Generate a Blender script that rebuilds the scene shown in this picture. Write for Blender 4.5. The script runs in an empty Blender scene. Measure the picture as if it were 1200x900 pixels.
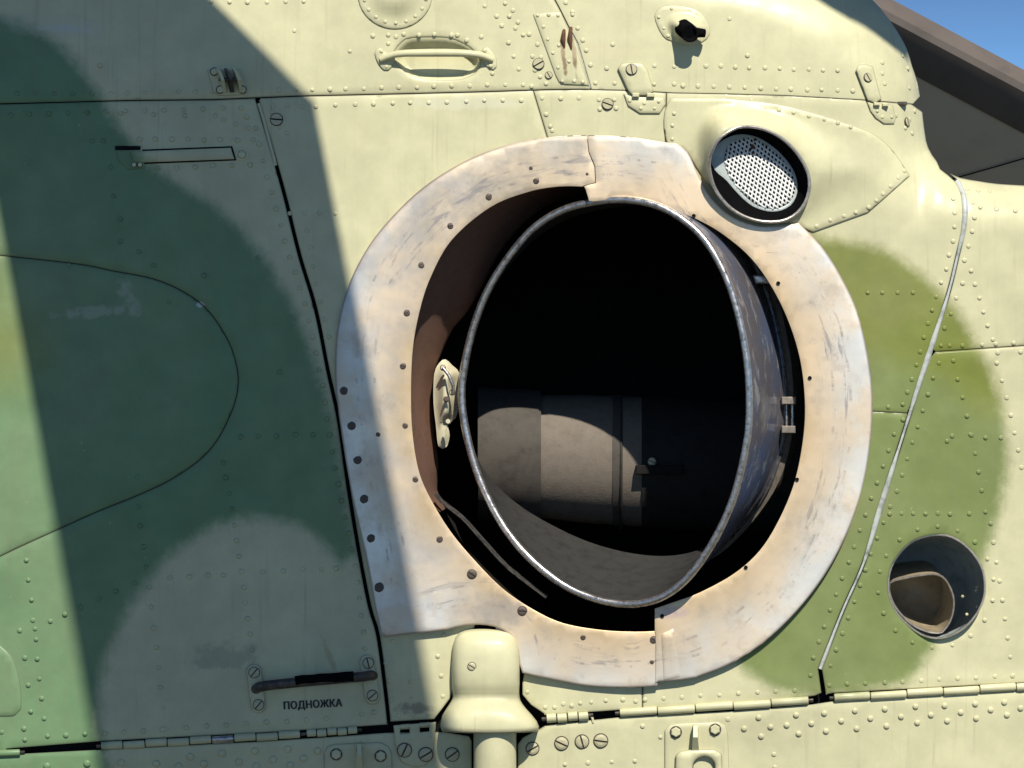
import bpy, bmesh, math, random
import numpy as np
from mathutils import Vector, Matrix
from mathutils.geometry import delaunay_2d_cdt

random.seed(7)
rng = np.random.default_rng(7)
scene = bpy.context.scene
col = scene.collection

# ------------------------------------------------------------------ camera, sky, sun, exposure
U = 0.0015            # metres per design unit (one unit = 1.5 mm on the fuselage side)
CAMD = 4.0            # camera distance from the fuselage side
DU = CAMD / U
cam = bpy.data.cameras.new("camera")
cam.sensor_width = 36.0
cam.lens = 36.0 * CAMD / (1200 * U)
cam.clip_start = 0.05
cam.clip_end = 2000
camo = bpy.data.objects.new("camera", cam)
camo.location = (0, -CAMD, 0)
camo.rotation_euler = (math.radians(90), 0, 0)
col.objects.link(camo)
scene.camera = camo

SUN = Vector((-0.25, 1.0, -1.12)).normalized()       # travel direction of the sunlight
elev = math.asin(-SUN.z)
azim = math.atan2(-SUN.x, -SUN.y)
w = bpy.data.worlds.new("World")
scene.world = w
w.use_nodes = True
nt = w.node_tree
sky = nt.nodes.new("ShaderNodeTexSky")
sky.sky_type = 'NISHITA'
sky.sun_disc = False
sky.sun_elevation = elev
sky.sun_rotation = azim
sky.air_density = 0.55
sky.dust_density = 0.0
sky.ozone_density = 7.0
bg = nt.nodes["Background"]
bg.inputs["Strength"].default_value = 0.074
tc = nt.nodes.new("ShaderNodeTexCoord"); sx_ = nt.nodes.new("ShaderNodeSeparateXYZ"); nt.links.new(tc.outputs["Generated"], sx_.inputs[0])
mr = nt.nodes.new("ShaderNodeMapRange"); mr.interpolation_type = 'SMOOTHSTEP'
nt.links.new(sx_.outputs[2], mr.inputs["Value"])
for nm_, v_ in (("From Min", 0.10), ("From Max", 0.20), ("To Min", 1.0), ("To Max", 0.0)): mr.inputs[nm_].default_value = v_
mx = nt.nodes.new("ShaderNodeMix"); mx.data_type = 'RGBA'; mx.blend_type = 'MULTIPLY'
nt.links.new(mr.outputs["Result"], mx.inputs[0]); nt.links.new(sky.outputs["Color"], mx.inputs[6]); mx.inputs[7].default_value = (1.3, 1.55, 1.45, 1)
nt.links.new(mx.outputs[2], bg.inputs["Color"])
sl = bpy.data.lights.new("sun", 'SUN')
sl.energy = 4.7
sl.angle = math.radians(0.53)
sl.color = (1.0, 0.94, 0.82)
so = bpy.data.objects.new("sun", sl)
so.rotation_euler = SUN.to_track_quat('-Z', 'Y').to_euler()
so.location = (2, -6, 8)
col.objects.link(so)
scene.view_settings.view_transform = 'Standard'
scene.view_settings.look = 'None'
scene.view_settings.exposure = 0.28
scene.view_settings.gamma = 1.0

# ------------------------------------------------------------------ small geometry helpers
def P(x, y, d):
    k = 1 + d / DU
    return ((x - 600) * k * U, d * U, -(y - 450) * k * U)

def PA(a):            # n x 3 design coords -> n x 3 metres
    k = 1 + a[:, 2] / DU
    return np.stack([(a[:, 0] - 600) * k * U, a[:, 2] * U, -(a[:, 1] - 450) * k * U], 1)

def catmull(pts, closed=False, step=7.0):
    p = [np.array(q, float) for q in pts]
    n = len(p)
    out = []
    segs = n if closed else n - 1
    for i in range(segs):
        if closed:
            a, b, c, d = p[(i - 1) % n], p[i], p[(i + 1) % n], p[(i + 2) % n]
        else:
            a, b, c, d = p[max(i - 1, 0)], p[i], p[i + 1], p[min(i + 2, n - 1)]
        m = max(1, int(np.linalg.norm(c - b) / step))
        for k in range(m):
            t = k / m
            out.append(0.5 * ((2 * b) + (c - a) * t + (2 * a - 5 * b + 4 * c - d) * t * t + (3 * b - a - 3 * c + d) * t ** 3))
    if not closed:
        out.append(p[-1])
    return [tuple(q) for q in out]

def densify(poly, step=8.0, closed=True):
    out = []
    n = len(poly)
    for i in range(n if closed else n - 1):
        a = np.array(poly[i], float)
        b = np.array(poly[(i + 1) % n], float)
        m = max(1, int(math.ceil(np.linalg.norm(b - a) / step)))
        for k in range(m):
            out.append(tuple(a + (b - a) * k / m))
    if not closed:
        out.append(tuple(poly[-1]))
    return out

def area(poly):
    p = np.array(poly)
    return 0.5 * np.sum(p[:, 0] * np.roll(p[:, 1], -1) - np.roll(p[:, 0], -1) * p[:, 1])

def inset(poly, dist):
    """shrink a polygon (any orientation) by dist"""
    p = np.array(poly, float)
    s = 1.0 if area(poly) > 0 else -1.0
    e = np.roll(p, -1, 0) - p
    L = np.linalg.norm(e, axis=1, keepdims=True)
    e = e / np.maximum(L, 1e-9)
    nrm = np.stack([-e[:, 1], e[:, 0]], 1) * s
    n0 = np.roll(nrm, 1, 0)
    m = nrm + n0
    l2 = np.sum(m * m, 1, keepdims=True)
    m = m / np.maximum(l2, 0.7) * 2.0
    q = p + m * dist
    return [tuple(v) for v in q]

def dedupe(poly, eps=0.4):
    out = []
    for q in poly:
        if not out or math.hypot(q[0] - out[-1][0], q[1] - out[-1][1]) > eps:
            out.append((float(q[0]), float(q[1])))
    if len(out) > 1 and math.hypot(out[0][0] - out[-1][0], out[0][1] - out[-1][1]) < eps:
        out.pop()
    return out

def inside(poly, x, y):
    x = np.asarray(x, float); y = np.asarray(y, float)
    r = np.zeros(x.shape, bool)
    n = len(poly)
    for i in range(n):
        x0, y0 = poly[i]; x1, y1 = poly[(i + 1) % n]
        if y0 == y1:
            continue
        c = ((y0 > y) != (y1 > y)) & (x < (x1 - x0) * (y - y0) / (y1 - y0) + x0)
        r ^= c
    return r

def dist(poly, x, y, closed=True):
    x = np.asarray(x, float); y = np.asarray(y, float)
    best = np.full(x.shape, 1e9)
    n = len(poly)
    for i in range(n if closed else n - 1):
        x0, y0 = poly[i]; x1, y1 = poly[(i + 1) % n]
        dx, dy = x1 - x0, y1 - y0
        L = dx * dx + dy * dy
        if L < 1e-12:
            continue
        t = np.clip(((x - x0) * dx + (y - y0) * dy) / L, 0, 1)
        best = np.minimum(best, (x - x0 - t * dx) ** 2 + (y - y0 - t * dy) ** 2)
    return np.sqrt(best)

def sdist(poly, x, y):
    d = dist(poly, x, y)
    return np.where(inside(poly, x, y), d, -d)

def sstep(a, b, x):
    t = np.clip((x - a) / (b - a), 0, 1)
    return t * t * (3 - 2 * t)

# ------------------------------------------------------------------ the shape of the fuselage side
SIL = catmull([(780, -75), (880, -62), (960, -36), (1000, -17), (1024, 1), (1037, 16), (1051, 35), (1063, 57), (1069, 77), (1075, 95), (1080, 123),
               (1084, 155), (1088, 173), (1098, 189), (1109, 200), (1125, 208), (1147, 212), (1168, 215), (1200, 217), (1280, 221)], False, 8)
HINGE = [(-80, 885), (0, 879), (113, 870), (300, 860), (400, 854), (455, 850), (560, 846), (640, 839), (725, 833), (860, 826), (950, 817), (977, 813), (1200, 801), (1280, 796)]
RSEAM = catmull([(1104, 198), (1113, 205), (1122, 213), (1128, 225), (1131, 243), (1129, 270), (1122, 300), (1115, 330), (1108, 355), (1098, 386), (1087, 420), (1077, 450),
                 (1066, 485), (1055, 520), (1043, 558), (1030, 600), (1012, 660), (987, 717), (961, 784)], False, 9) + [(966, 815)]
BULGE = catmull([(-90, 700), (0, 652), (60, 624), (113, 600), (160, 581), (200, 562), (235, 538), (255, 515), (268, 490), (277, 465), (279, 440), (272, 410), (258, 383),
                 (240, 360), (215, 342), (180, 327), (130, 317), (80, 308), (-90, 290)], False, 8)
FAIR = catmull([(838, 128), (868, 126), (910, 133), (960, 149), (1005, 168), (1036, 192), (1040, 210), (1005, 232), (960, 252), (935, 262), (900, 262), (850, 238), (822, 200), (818, 158), (825, 138)], True, 8)

_hx = np.array([p[0] for p in HINGE]); _hy = np.array([p[1] for p in HINGE])
def hinge_y(x):
    return np.interp(x, _hx, _hy)
_sx = np.array([p[1] for p in RSEAM]); _sv = np.array([p[0] for p in RSEAM])

def F(x, y):
    """depth (away from the viewer) of the bare skin at design coords x, y"""
    x = np.asarray(x, float); y = np.asarray(y, float)
    d = np.zeros(np.broadcast(x, y).shape)
    t = np.clip(135 - y, 0, 400)
    d = d + t * t * 0.00025
    d = d + np.clip(y - hinge_y(x), 0, 200) * 0.06
    sx = np.interp(y, _sx, _sv)
    d = d + np.clip(x - sx, 0, 400) ** 1.2 * 0.05
    d = d + np.clip(260 - x, 0, 500) ** 2 * 0.00018
    ti = dist(SIL, x, y, False)
    R = np.where(x < 1076, 84.0, np.interp(x, [1076, 1100], [84.0, 54.0]))
    q = np.clip((R - ti) / R, 0, 1)
    q = np.where(y > 460, 0, q)
    d = d + R * (1 - np.sqrt(np.maximum(1 - q * q, 0)))
    return d

def FAIRH(x, y):
    s = sdist(FAIR, x, y)
    h = 42 * sstep(-3, np.interp(x, [915, 965, 1045], [26, 52, 66]), s)
    return h * np.interp(x, [850, 950, 1045], [1.0, 0.30, 0.08])

def N(x, y):
    e = 1.0
    gx = (F(x + e, y) - F(x - e, y)) / (2 * e); gy = (F(x, y + e) - F(x, y - e)) / (2 * e)
    n = np.array([float(gx), float(gy), -1.0])
    return n / np.linalg.norm(n)

# ------------------------------------------------------------------ camouflage fields (real paint boundaries)
G1 = catmull([(-120, -40), (-40, 5), (30, 30), (75, 55), (105, 95), (140, 150), (170, 185), (205, 212), (255, 243), (295, 283), (325, 325), (350, 372), (372, 430), (392, 500), (408, 580), (418, 650),
              (400, 660), (378, 636), (345, 614), (300, 607), (255, 616), (215, 638), (180, 672), (150, 715), (128, 760), (118, 800), (116, 860), (118, 960), (-140, 960)], True, 14)
G2 = catmull([(930, 283), (965, 279), (1005, 284), (1045, 297), (1085, 325), (1118, 360), (1148, 405), (1168, 450), (1178, 500), (1180, 545), (1174, 590), (1160, 634), (1140, 680), (1110, 735), (1085, 772), (1062, 798),
              (1010, 812), (950, 816), (905, 806), (870, 782), (855, 740), (880, 600), (900, 400)], True, 14)
OL = catmull([(900, 260), (1240, 260), (1240, 440), (1178, 484), (1160, 486), (1140, 478), (1120, 458), (1098, 444), (1070, 436), (1040, 424), (1000, 412), (950, 402), (880, 392)], True, 14)
OL2 = catmull([(-140, 250), (0, 300), (20, 340), (44, 366), (66, 390), (58, 408), (42, 446), (10, 466), (-140, 466)], True, 12)

def camo_attr(me, xy):
    x, y = xy[:, 0], xy[:, 1]
    if xy.shape[1] > 3:
        a = me.attributes.new("contact_shade", 'FLOAT', 'POINT'); a.data.foreach_set("value", xy[:, 3].astype(np.float32))
    g = np.maximum(sdist(G1, x, y), sdist(G2, x, y))
    o = np.maximum(sdist(OL, x, y), sdist(OL2, x, y) * 0.4 - 8)
    a = me.attributes.new("green", 'FLOAT', 'POINT'); a.data.foreach_set("value", np.clip(g, -60, 60).astype(np.float32))
    a = me.attributes.new("olive", 'FLOAT', 'POINT'); a.data.foreach_set("value", np.clip(o, -60, 60).astype(np.float32))

# ------------------------------------------------------------------ materials
def new_mat(name):
    m = bpy.data.materials.new(name)
    m.use_nodes = True
    t = m.node_tree
    b = t.nodes["Principled BSDF"]
    return m, t, b

class NB:
    """tiny node-building helper"""
    def __init__(s, t): s.t = t
    def n(s, typ, **kw):
        nd = s.t.nodes.new(typ)
        for k, v in kw.items(): setattr(nd, k, v)
        return nd
    def link(s, a, b): s.t.links.new(a, b)
    def val(s, sock, v):
        if hasattr(v, "is_output"): s.link(v, sock)
        else: sock.default_value = v
    def math(s, op, a, b=0.0, c=None, clamp=False):
        nd = s.n("ShaderNodeMath", operation=op, use_clamp=clamp)
        s.val(nd.inputs[0], a); s.val(nd.inputs[1], b)
        if c is not None: s.val(nd.inputs[2], c)
        return nd.outputs[0]
    def smooth(s, x, a, b, lo=0.0, hi=1.0):
        nd = s.n("ShaderNodeMapRange", interpolation_type='SMOOTHSTEP')
        s.val(nd.inputs["Value"], x)
        nd.inputs["From Min"].default_value = a; nd.inputs["From Max"].default_value = b
        nd.inputs["To Min"].default_value = lo; nd.inputs["To Max"].default_value = hi
        return nd.outputs["Result"]
    def noise(s, vec, scale, detail=3.0, rough=0.55, dist=0.0):
        nd = s.n("ShaderNodeTexNoise")
        if vec is not None: s.link(vec, nd.inputs["Vector"])
        nd.inputs["Scale"].default_value = scale; nd.inputs["Detail"].default_value = detail
        nd.inputs["Roughness"].default_value = rough; nd.inputs["Distortion"].default_value = dist
        return nd.outputs["Fac"]
    def mix(s, f, a, b, blend='MIX'):
        nd = s.n("ShaderNodeMix", data_type='RGBA', blend_type=blend)
        s.val(nd.inputs[0], f)
        for sock, v in ((nd.inputs[6], a), (nd.inputs[7], b)):
            if hasattr(v, "is_output"): s.link(v, sock)
            else: sock.default_value = (*v, 1.0)
        return nd.outputs[2]
    def scalev(s, vec, sc):
        nd = s.n("ShaderNodeMapping")
        s.link(vec, nd.inputs["Vector"]); nd.inputs["Scale"].default_value = sc
        return nd.outputs["Vector"]
    def bump(s, h, strength, distance, nrm=None):
        nd = s.n("ShaderNodeBump")
        s.link(h, nd.inputs["Height"]); nd.inputs["Strength"].default_value = strength; nd.inputs["Distance"].default_value = distance
        if nrm is not None: s.link(nrm, nd.inputs["Normal"])
        return nd.outputs["Normal"]

CREAM = (0.595, 0.572, 0.362)
GREEN = (0.150, 0.255, 0.130)
GREEN_R = (0.195, 0.245, 0.085)
OLIVE = (0.185, 0.212, 0.036)
def paint_mat():
    m, t, b = new_mat("camouflage_paint")
    k = NB(t)
    ob = k.n("ShaderNodeTexCoord").outputs["Object"]
    def attr(nm): return k.n("ShaderNodeAttribute", attribute_name=nm).outputs["Fac"]
    fz = k.math('MULTIPLY', k.math('SUBTRACT', k.noise(ob, 55, 4, 0.65), 0.5), 16.0)
    fz2 = k.math('MULTIPLY', k.math('SUBTRACT', k.noise(ob, 9, 2), 0.5), 10.0)
    g = k.smooth(k.math('ADD', k.math('ADD', attr("green"), fz), fz2), -12, 12)
    o = k.smooth(k.math('ADD', k.math('ADD', attr("olive"), fz), fz2), -22, 26, 0.0, 0.85)
    pos = k.n("ShaderNodeSeparateXYZ"); k.link(ob, pos.inputs[0])
    px = k.math('MULTIPLY_ADD', pos.outputs[0], 1 / U, 600.0); py = k.math('MULTIPLY_ADD', pos.outputs[2], -1 / U, 450.0)
    grn = k.mix(o, k.mix(k.smooth(px, 600, 700), GREEN, GREEN_R), OLIVE)
    c = k.mix(g, CREAM, grn)
    # weathering: cloudy fading, faint vertical run-off, fine speckle
    big = k.noise(ob, 3.2, 5, 0.6)
    c = k.mix(k.smooth(big, 0.35, 0.75, 0.0, 0.18), c, (0.42, 0.39, 0.26))
    vm = k.math('MULTIPLY', k.smooth(k.noise(ob, 17, 6, 0.72), 0.30, 0.70, 0.93, 1.05), k.smooth(k.noise(ob, 4.3, 4, 0.6), 0.30, 0.70, 0.95, 1.04))
    vv = k.n("ShaderNodeCombineXYZ")
    for q in range(3): k.link(vm, vv.inputs[q])
    c = k.mix(1.0, c, vv.outputs[0], 'MULTIPLY')
    drip = k.noise(k.scalev(ob, (120, 20, 3.5)), 1.0, 3, 0.6)
    c = k.mix(k.math('MULTIPLY', k.smooth(drip, 0.58, 0.72, 0.0, 0.26), k.smooth(k.noise(ob, 5, 3), 0.45, 0.62)), c, (0.24, 0.20, 0.12))
    run = k.noise(k.scalev(ob, (42, 8, 2.2)), 1.0, 4, 0.6)
    c = k.mix(k.smooth(run, 0.56, 0.80, 0.0, 0.26), c, (0.22, 0.19, 0.13))
    wx = k.math('MULTIPLY', k.math('SUBTRACT', k.noise(ob, 38, 4, 0.65), 0.5), 4.2)
    def blob(cx, cy, rx, ry, lean=0.0):  # local marks; the pale ones at far left are painted soft reflections
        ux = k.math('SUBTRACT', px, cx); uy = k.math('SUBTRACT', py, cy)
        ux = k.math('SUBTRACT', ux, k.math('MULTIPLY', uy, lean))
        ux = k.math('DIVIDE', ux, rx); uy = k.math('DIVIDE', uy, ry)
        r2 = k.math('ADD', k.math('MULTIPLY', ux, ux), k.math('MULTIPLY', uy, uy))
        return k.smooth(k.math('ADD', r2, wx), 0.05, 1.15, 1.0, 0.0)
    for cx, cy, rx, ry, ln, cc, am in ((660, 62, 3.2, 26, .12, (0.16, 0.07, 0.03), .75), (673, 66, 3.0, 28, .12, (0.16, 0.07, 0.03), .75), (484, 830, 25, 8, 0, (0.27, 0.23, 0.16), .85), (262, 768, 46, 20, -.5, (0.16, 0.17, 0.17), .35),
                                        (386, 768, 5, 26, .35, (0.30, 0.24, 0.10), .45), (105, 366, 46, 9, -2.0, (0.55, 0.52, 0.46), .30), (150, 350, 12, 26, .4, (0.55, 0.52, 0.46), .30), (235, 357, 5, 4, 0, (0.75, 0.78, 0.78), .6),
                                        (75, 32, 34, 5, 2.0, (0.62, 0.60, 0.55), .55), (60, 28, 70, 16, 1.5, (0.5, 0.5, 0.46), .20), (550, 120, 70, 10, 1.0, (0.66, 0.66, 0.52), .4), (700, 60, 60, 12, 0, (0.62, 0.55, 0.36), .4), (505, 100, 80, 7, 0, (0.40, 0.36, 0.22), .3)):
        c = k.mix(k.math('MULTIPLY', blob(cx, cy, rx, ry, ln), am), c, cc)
    gr = attr("contact_shade")  # contact shade painted dark around panel edges, rivets and hood creases
    c = k.mix(k.math('MULTIPLY', k.smooth(gr, 0.25, 1.0), 0.50), c, (0.085, 0.075, 0.055))
    spk = k.noise(ob, 420, 2, 0.5)
    c = k.mix(k.smooth(spk, 0.70, 0.80, 0.0, 0.45), c, (0.13, 0.11, 0.08))
    chip = k.noise(ob, 95, 6, 0.72)
    c = k.mix(k.smooth(chip, 0.685, 0.71, 0.0, 0.6), c, (0.72, 0.72, 0.68))
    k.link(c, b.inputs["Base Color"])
    r = k.smooth(k.noise(ob, 14, 5, 0.6), 0.3, 0.75, 0.30, 0.50)
    k.link(r, b.inputs["Roughness"])
    b.inputs["Specular IOR Level"].default_value = 0.3
    n1 = k.bump(k.noise(ob, 6.5, 3, 0.5), 0.6, 0.006)
    n2 = k.bump(k.noise(ob, 350, 3, 0.6), 0.12, 0.0006, n1)
    k.link(n2, b.inputs["Normal"])
    return m

def plain_mat(name, colr, rough=0.5, metal=0.0, var=0.25, bump=0.15, scale=60, dark=None, spec=0.5):
    m, t, b = new_mat(name)
    k = NB(t)
    ob = k.n("ShaderNodeTexCoord").outputs["Object"]
    dk = dark or tuple(v * 0.45 for v in colr)
    c = k.mix(k.smooth(k.noise(ob, scale, 5, 0.65), 0.42, 0.78, 0.0, var * 2), colr, dk)
    k.link(c, b.inputs["Base Color"])
    k.link(k.smooth(k.noise(ob, scale * 0.6, 4), 0.3, 0.7, max(rough - 0.09, 0.02), min(rough + 0.09, 1)), b.inputs["Roughness"])
    b.inputs["Metallic"].default_value = metal
    b.inputs["Specular IOR Level"].default_value = spec
    k.link(k.bump(k.noise(ob, scale * 4, 3), bump, 0.001), b.inputs["Normal"])
    return m

def shield_mat():
    """scorched sheet steel; 'puv' = (distance along the ring, distance from outer rim, distance from inner edge)"""
    m, t, b = new_mat("scorched_sheet_steel")
    k = NB(t)
    ob = k.n("ShaderNodeTexCoord").outputs["Object"]
    at = k.n("ShaderNodeAttribute", attribute_name="puv").outputs["Vector"]
    sp = k.n("ShaderNodeSeparateXYZ"); k.link(at, sp.inputs[0])
    along, outer, inner = sp.outputs
    wob = k.math('MULTIPLY', k.math('SUBTRACT', k.noise(ob, 7, 3), 0.5), 40.0)
    c = k.mix(k.smooth(k.math('ADD', inner, wob), -10, 84, 0.95, 0.0), (0.88, 0.85, 0.79), (0.74, 0.52, 0.28))
    psx = k.n("ShaderNodeSeparateXYZ"); k.link(ob, psx.inputs[0])
    px = k.math('MULTIPLY_ADD', psx.outputs[0], 1 / U, 600.0); py = k.math('MULTIPLY_ADD', psx.outputs[2], -1 / U, 450.0)
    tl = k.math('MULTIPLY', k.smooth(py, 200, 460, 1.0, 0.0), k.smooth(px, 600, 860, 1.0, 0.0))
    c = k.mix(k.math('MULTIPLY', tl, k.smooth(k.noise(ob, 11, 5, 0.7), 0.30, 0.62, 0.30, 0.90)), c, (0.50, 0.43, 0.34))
    dash = k.n("ShaderNodeCombineXYZ"); k.link(k.math('MULTIPLY', along, 0.055), dash.inputs[0])
    for o_, wd in ((25.0, 1.5), (31.0, 0.9), (46.0, 1.6)):
        ln = k.math('ABSOLUTE', k.math('SUBTRACT', k.math('ADD', outer, k.math('MULTIPLY', k.math('SUBTRACT', k.noise(ob, 16, 3), 0.5), 7.0)), o_))
        ln = k.math('MULTIPLY', k.smooth(ln, 0.0, wd * 1.6, 1.0, 0.0), k.smooth(k.noise(k.scalev(dash.outputs[0], (1, 1, 1)) if o_ < 30 else k.scalev(dash.outputs[0], (.6, 1, 1)), 1.0, 4, 0.7), 0.50, 0.60))
        c = k.mix(k.math('MULTIPLY', ln, 0.55), c, (0.16, 0.14, 0.15))
    bl = k.math('MULTIPLY', k.smooth(px, 520, 580, 1.0, 0.0), k.smooth(k.noise(ob, 9, 5, 0.7), 0.38, 0.6))
    c = k.mix(k.math('MULTIPLY', bl, 0.35), c, (0.50, 0.48, 0.50))
    for cx, cy, rx, ry, cc, am in ((784, 716, 22, 9, (0.36, 0.22, 0.42), .6), (575, 715, 46, 22, (0.30, 0.29, 0.31), .65), (812, 182, 10, 26, (0.98, 0.97, 0.95), .7), (848, 668, 30, 16, (0.70, 0.50, 0.22), .5)):
        ux = k.math('DIVIDE', k.math('SUBTRACT', px, cx), rx); uy = k.math('DIVIDE', k.math('SUBTRACT', py, cy), ry)
        r2 = k.math('ADD', k.math('ADD', k.math('MULTIPLY', ux, ux), k.math('MULTIPLY', uy, uy)), k.math('MULTIPLY', k.math('SUBTRACT', k.noise(ob, 24, 5, 0.7), 0.5), 2.4))
        c = k.mix(k.math('MULTIPLY', k.smooth(r2, 0.0, 1.4, 1.0, 0.0), am), c, cc)
    cloud = k.noise(ob, 8, 6, 0.68)
    c = k.mix(k.smooth(cloud, 0.40, 0.66, 0, 0.75), c, (0.76, 0.61, 0.43))
    c = k.mix(k.smooth(k.noise(ob, 21, 5, 0.7), 0.5, 0.72, 0, 0.45), c, (0.48, 0.41, 0.34))
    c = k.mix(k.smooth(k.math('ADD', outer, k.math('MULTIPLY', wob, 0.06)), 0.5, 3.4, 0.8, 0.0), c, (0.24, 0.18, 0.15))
    # scuffs that run round the ring, in a band near the middle
    st = k.n("ShaderNodeCombineXYZ")
    k.link(k.math('MULTIPLY', along, 0.020), st.inputs[0]); k.link(k.math('MULTIPLY', outer, 0.11), st.inputs[1])
    scn = k.noise(st.outputs[0], 1.0, 6, 0.7, 0.4)
    patch = k.smooth(k.noise(ob, 6.0, 2), 0.40, 0.55)
    band = k.math('MULTIPLY', k.smooth(outer, 16, 30), k.smooth(outer, 46, 66, 1.0, 0.0))
    sc = k.math('MULTIPLY', k.math('MULTIPLY', k.smooth(scn, 0.53, 0.64), band), patch)
    c = k.mix(k.math('MULTIPLY', sc, 0.55), c, (0.22, 0.21, 0.24))
    st2 = k.n("ShaderNodeCombineXYZ")
    k.link(k.math('MULTIPLY', along, 0.03), st2.inputs[0]); k.link(k.math('MULTIPLY', outer, 0.9), st2.inputs[1])
    fine = k.noise(st2.outputs[0], 1.0, 4, 0.6)
    c = k.mix(k.smooth(fine, 0.58, 0.75, 0, 0.30), c, (0.42, 0.36, 0.31))
    spk = k.noise(ob, 160, 4, 0.7)
    c = k.mix(k.smooth(spk, 0.66, 0.72, 0, 0.5), c, (0.25, 0.20, 0.16))
    k.link(c, b.inputs["Base Color"])
    b.inputs["Metallic"].default_value = 0.55
    k.link(k.smooth(cloud, 0.3, 0.7, 0.38, 0.58), b.inputs["Roughness"])
    n1 = k.bump(k.noise(ob, 8, 3, 0.5), 0.45, 0.006)
    k.link(k.bump(fine, 0.12, 0.0006, n1), b.inputs["Normal"])
    return m

def pipe_mat():
    m, t, b = new_mat("heat_blued_steel")
    k = NB(t)
    ob = k.n("ShaderNodeTexCoord").outputs["Object"]
    at = k.n("ShaderNodeAttribute", attribute_name="puv").outputs["Vector"]
    sp = k.n("ShaderNodeSeparateXYZ"); k.link(at, sp.inputs[0])
    along, back, _ = sp.outputs
    n = k.noise(k.scalev(ob, (6, 6, 3)), 1.4, 4, 0.6)
    c = k.mix(k.smooth(n, 0.36, 0.6), (0.20, 0.27, 0.46), (0.26, 0.24, 0.26))
    c = k.mix(k.smooth(k.noise(ob, 13, 4, 0.6), 0.5, 0.7), c, (0.42, 0.40, 0.42))
    sv = k.n("ShaderNodeCombineXYZ"); k.link(k.math('MULTIPLY', along, 0.02), sv.inputs[0]); k.link(k.math('MULTIPLY', back, 7.0), sv.inputs[1])
    s = k.noise(sv.outputs[0], 1.0, 5, 0.7, 0.5)
    c = k.mix(k.smooth(s, 0.54, 0.66, 0, 0.8), c, (0.66, 0.66, 0.68))
    k.link(c, b.inputs["Base Color"])
    b.inputs["Metallic"].default_value = 0.62
    k.link(k.smooth(n, 0.3, 0.7, 0.12, 0.26), b.inputs["Roughness"])
    k.link(k.bump(s, 0.15, 0.001), b.inputs["Normal"])
    return m

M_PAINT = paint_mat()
M_SHIELD = shield_mat()
M_PIPE = pipe_mat()
M_BEAD = plain_mat("scuffed_steel", (0.58, 0.55, 0.53), 0.32, 0.9, 0.5, 0.35, 120, dark=(0.18, 0.16, 0.15))
M_CLAMP = plain_mat("dull_clamp_steel", (0.30, 0.26, 0.22), 0.5, 0.5, 0.4, 0.3, 90)
M_SOOT = plain_mat("exhaust_soot", (0.042, 0.041, 0.040), 0.62, 0.0, 0.35, 0.2, 40, spec=0.15)
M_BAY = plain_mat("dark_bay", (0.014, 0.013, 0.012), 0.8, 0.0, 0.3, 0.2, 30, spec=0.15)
M_BROWN = plain_mat("brown_heat_blanket", (0.175, 0.098, 0.070), 0.75, 0.0, 0.22, 0.5, 70, dark=(0.10, 0.06, 0.045), spec=0.2)
M_DUST = plain_mat("dusty_engine_skin", (0.18, 0.152, 0.125), 0.7, 0.0, 0.22, 0.5, 55, dark=(0.10, 0.085, 0.07), spec=0.2)
M_CAP = plain_mat("pale_primer", (0.60, 0.56, 0.40), 0.5, 0.0, 0.15, 0.1, 60)
M_CREAMP = plain_mat("cream_paint", CREAM, 0.36, 0.0, 0.10, 0.08, 50, dark=(0.33, 0.30, 0.19))
M_SCREW = plain_mat("worn_screw_paint", (0.52, 0.485, 0.31), 0.42, 0.05, 0.3, 0.2, 160, dark=(0.30, 0.25, 0.16))
M_DARKSCREW = plain_mat("burnt_steel_and_contact_shade", (0.13, 0.10, 0.085), 0.55, 0.4, 0.5, 0.3, 200)  # burnt screws, and the painted contact shade under screw and bolt heads
M_BLACK = plain_mat("black_rubber", (0.006, 0.006, 0.007), 0.8, 0.0, 0.3, 0.1, 60, spec=0.0)
M_GAP = plain_mat("dark_substructure", (0.010, 0.011, 0.012), 0.8, 0.0, 0.3, 0.1, 30, spec=0.1)
M_MESH = plain_mat("white_wire_mesh", (0.84, 0.85, 0.84), 0.5, 0.0, 0.15, 0.1, 40)
M_RIM = plain_mat("bare_metal_edge", (0.62, 0.56, 0.50), 0.35, 0.8, 0.4, 0.2, 120)
M_RUST = plain_mat("rust", (0.13, 0.055, 0.025), 0.8, 0.0, 0.5, 0.5, 150)
M_SEAL = plain_mat("pale_sealant", (0.50, 0.53, 0.50), 0.45, 0.0, 0.5, 0.3, 45, dark=(0.16, 0.17, 0.15))
M_STEEL = plain_mat("dark_worn_steel", (0.060, 0.052, 0.048), 0.42, 0.35, 0.5, 0.3, 70, dark=(0.16, 0.13, 0.10))
M_BLADE = plain_mat("brown_blade_paint", (0.125, 0.104, 0.09), 0.5, 0.0, 0.35, 0.1, 12, dark=(0.085, 0.07, 0.06))
M_AFT = plain_mat("grey_blade_pocket_paint", (0.62, 0.54, 0.42), 0.6, 0.0, 0.3, 0.1, 9, dark=(0.48, 0.42, 0.33))
M_LINER = plain_mat("slate_duct_paint", (0.36, 0.40, 0.40), 0.35, 0.0, 0.35, 0.15, 40)
M_PIPEBROWN = plain_mat("brown_pipe_inside", (0.33, 0.27, 0.18), 0.45, 0.0, 0.4, 0.2, 30)
M_INK = plain_mat("stencil_ink", (0.022, 0.026, 0.035), 0.6, 0.0, 0.2, 0.0, 80)
M_GROUND = plain_mat("airfield_concrete", (0.085, 0.085, 0.075), 0.9, 0.0, 0.25, 0.3, 3, spec=0.2)

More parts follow.
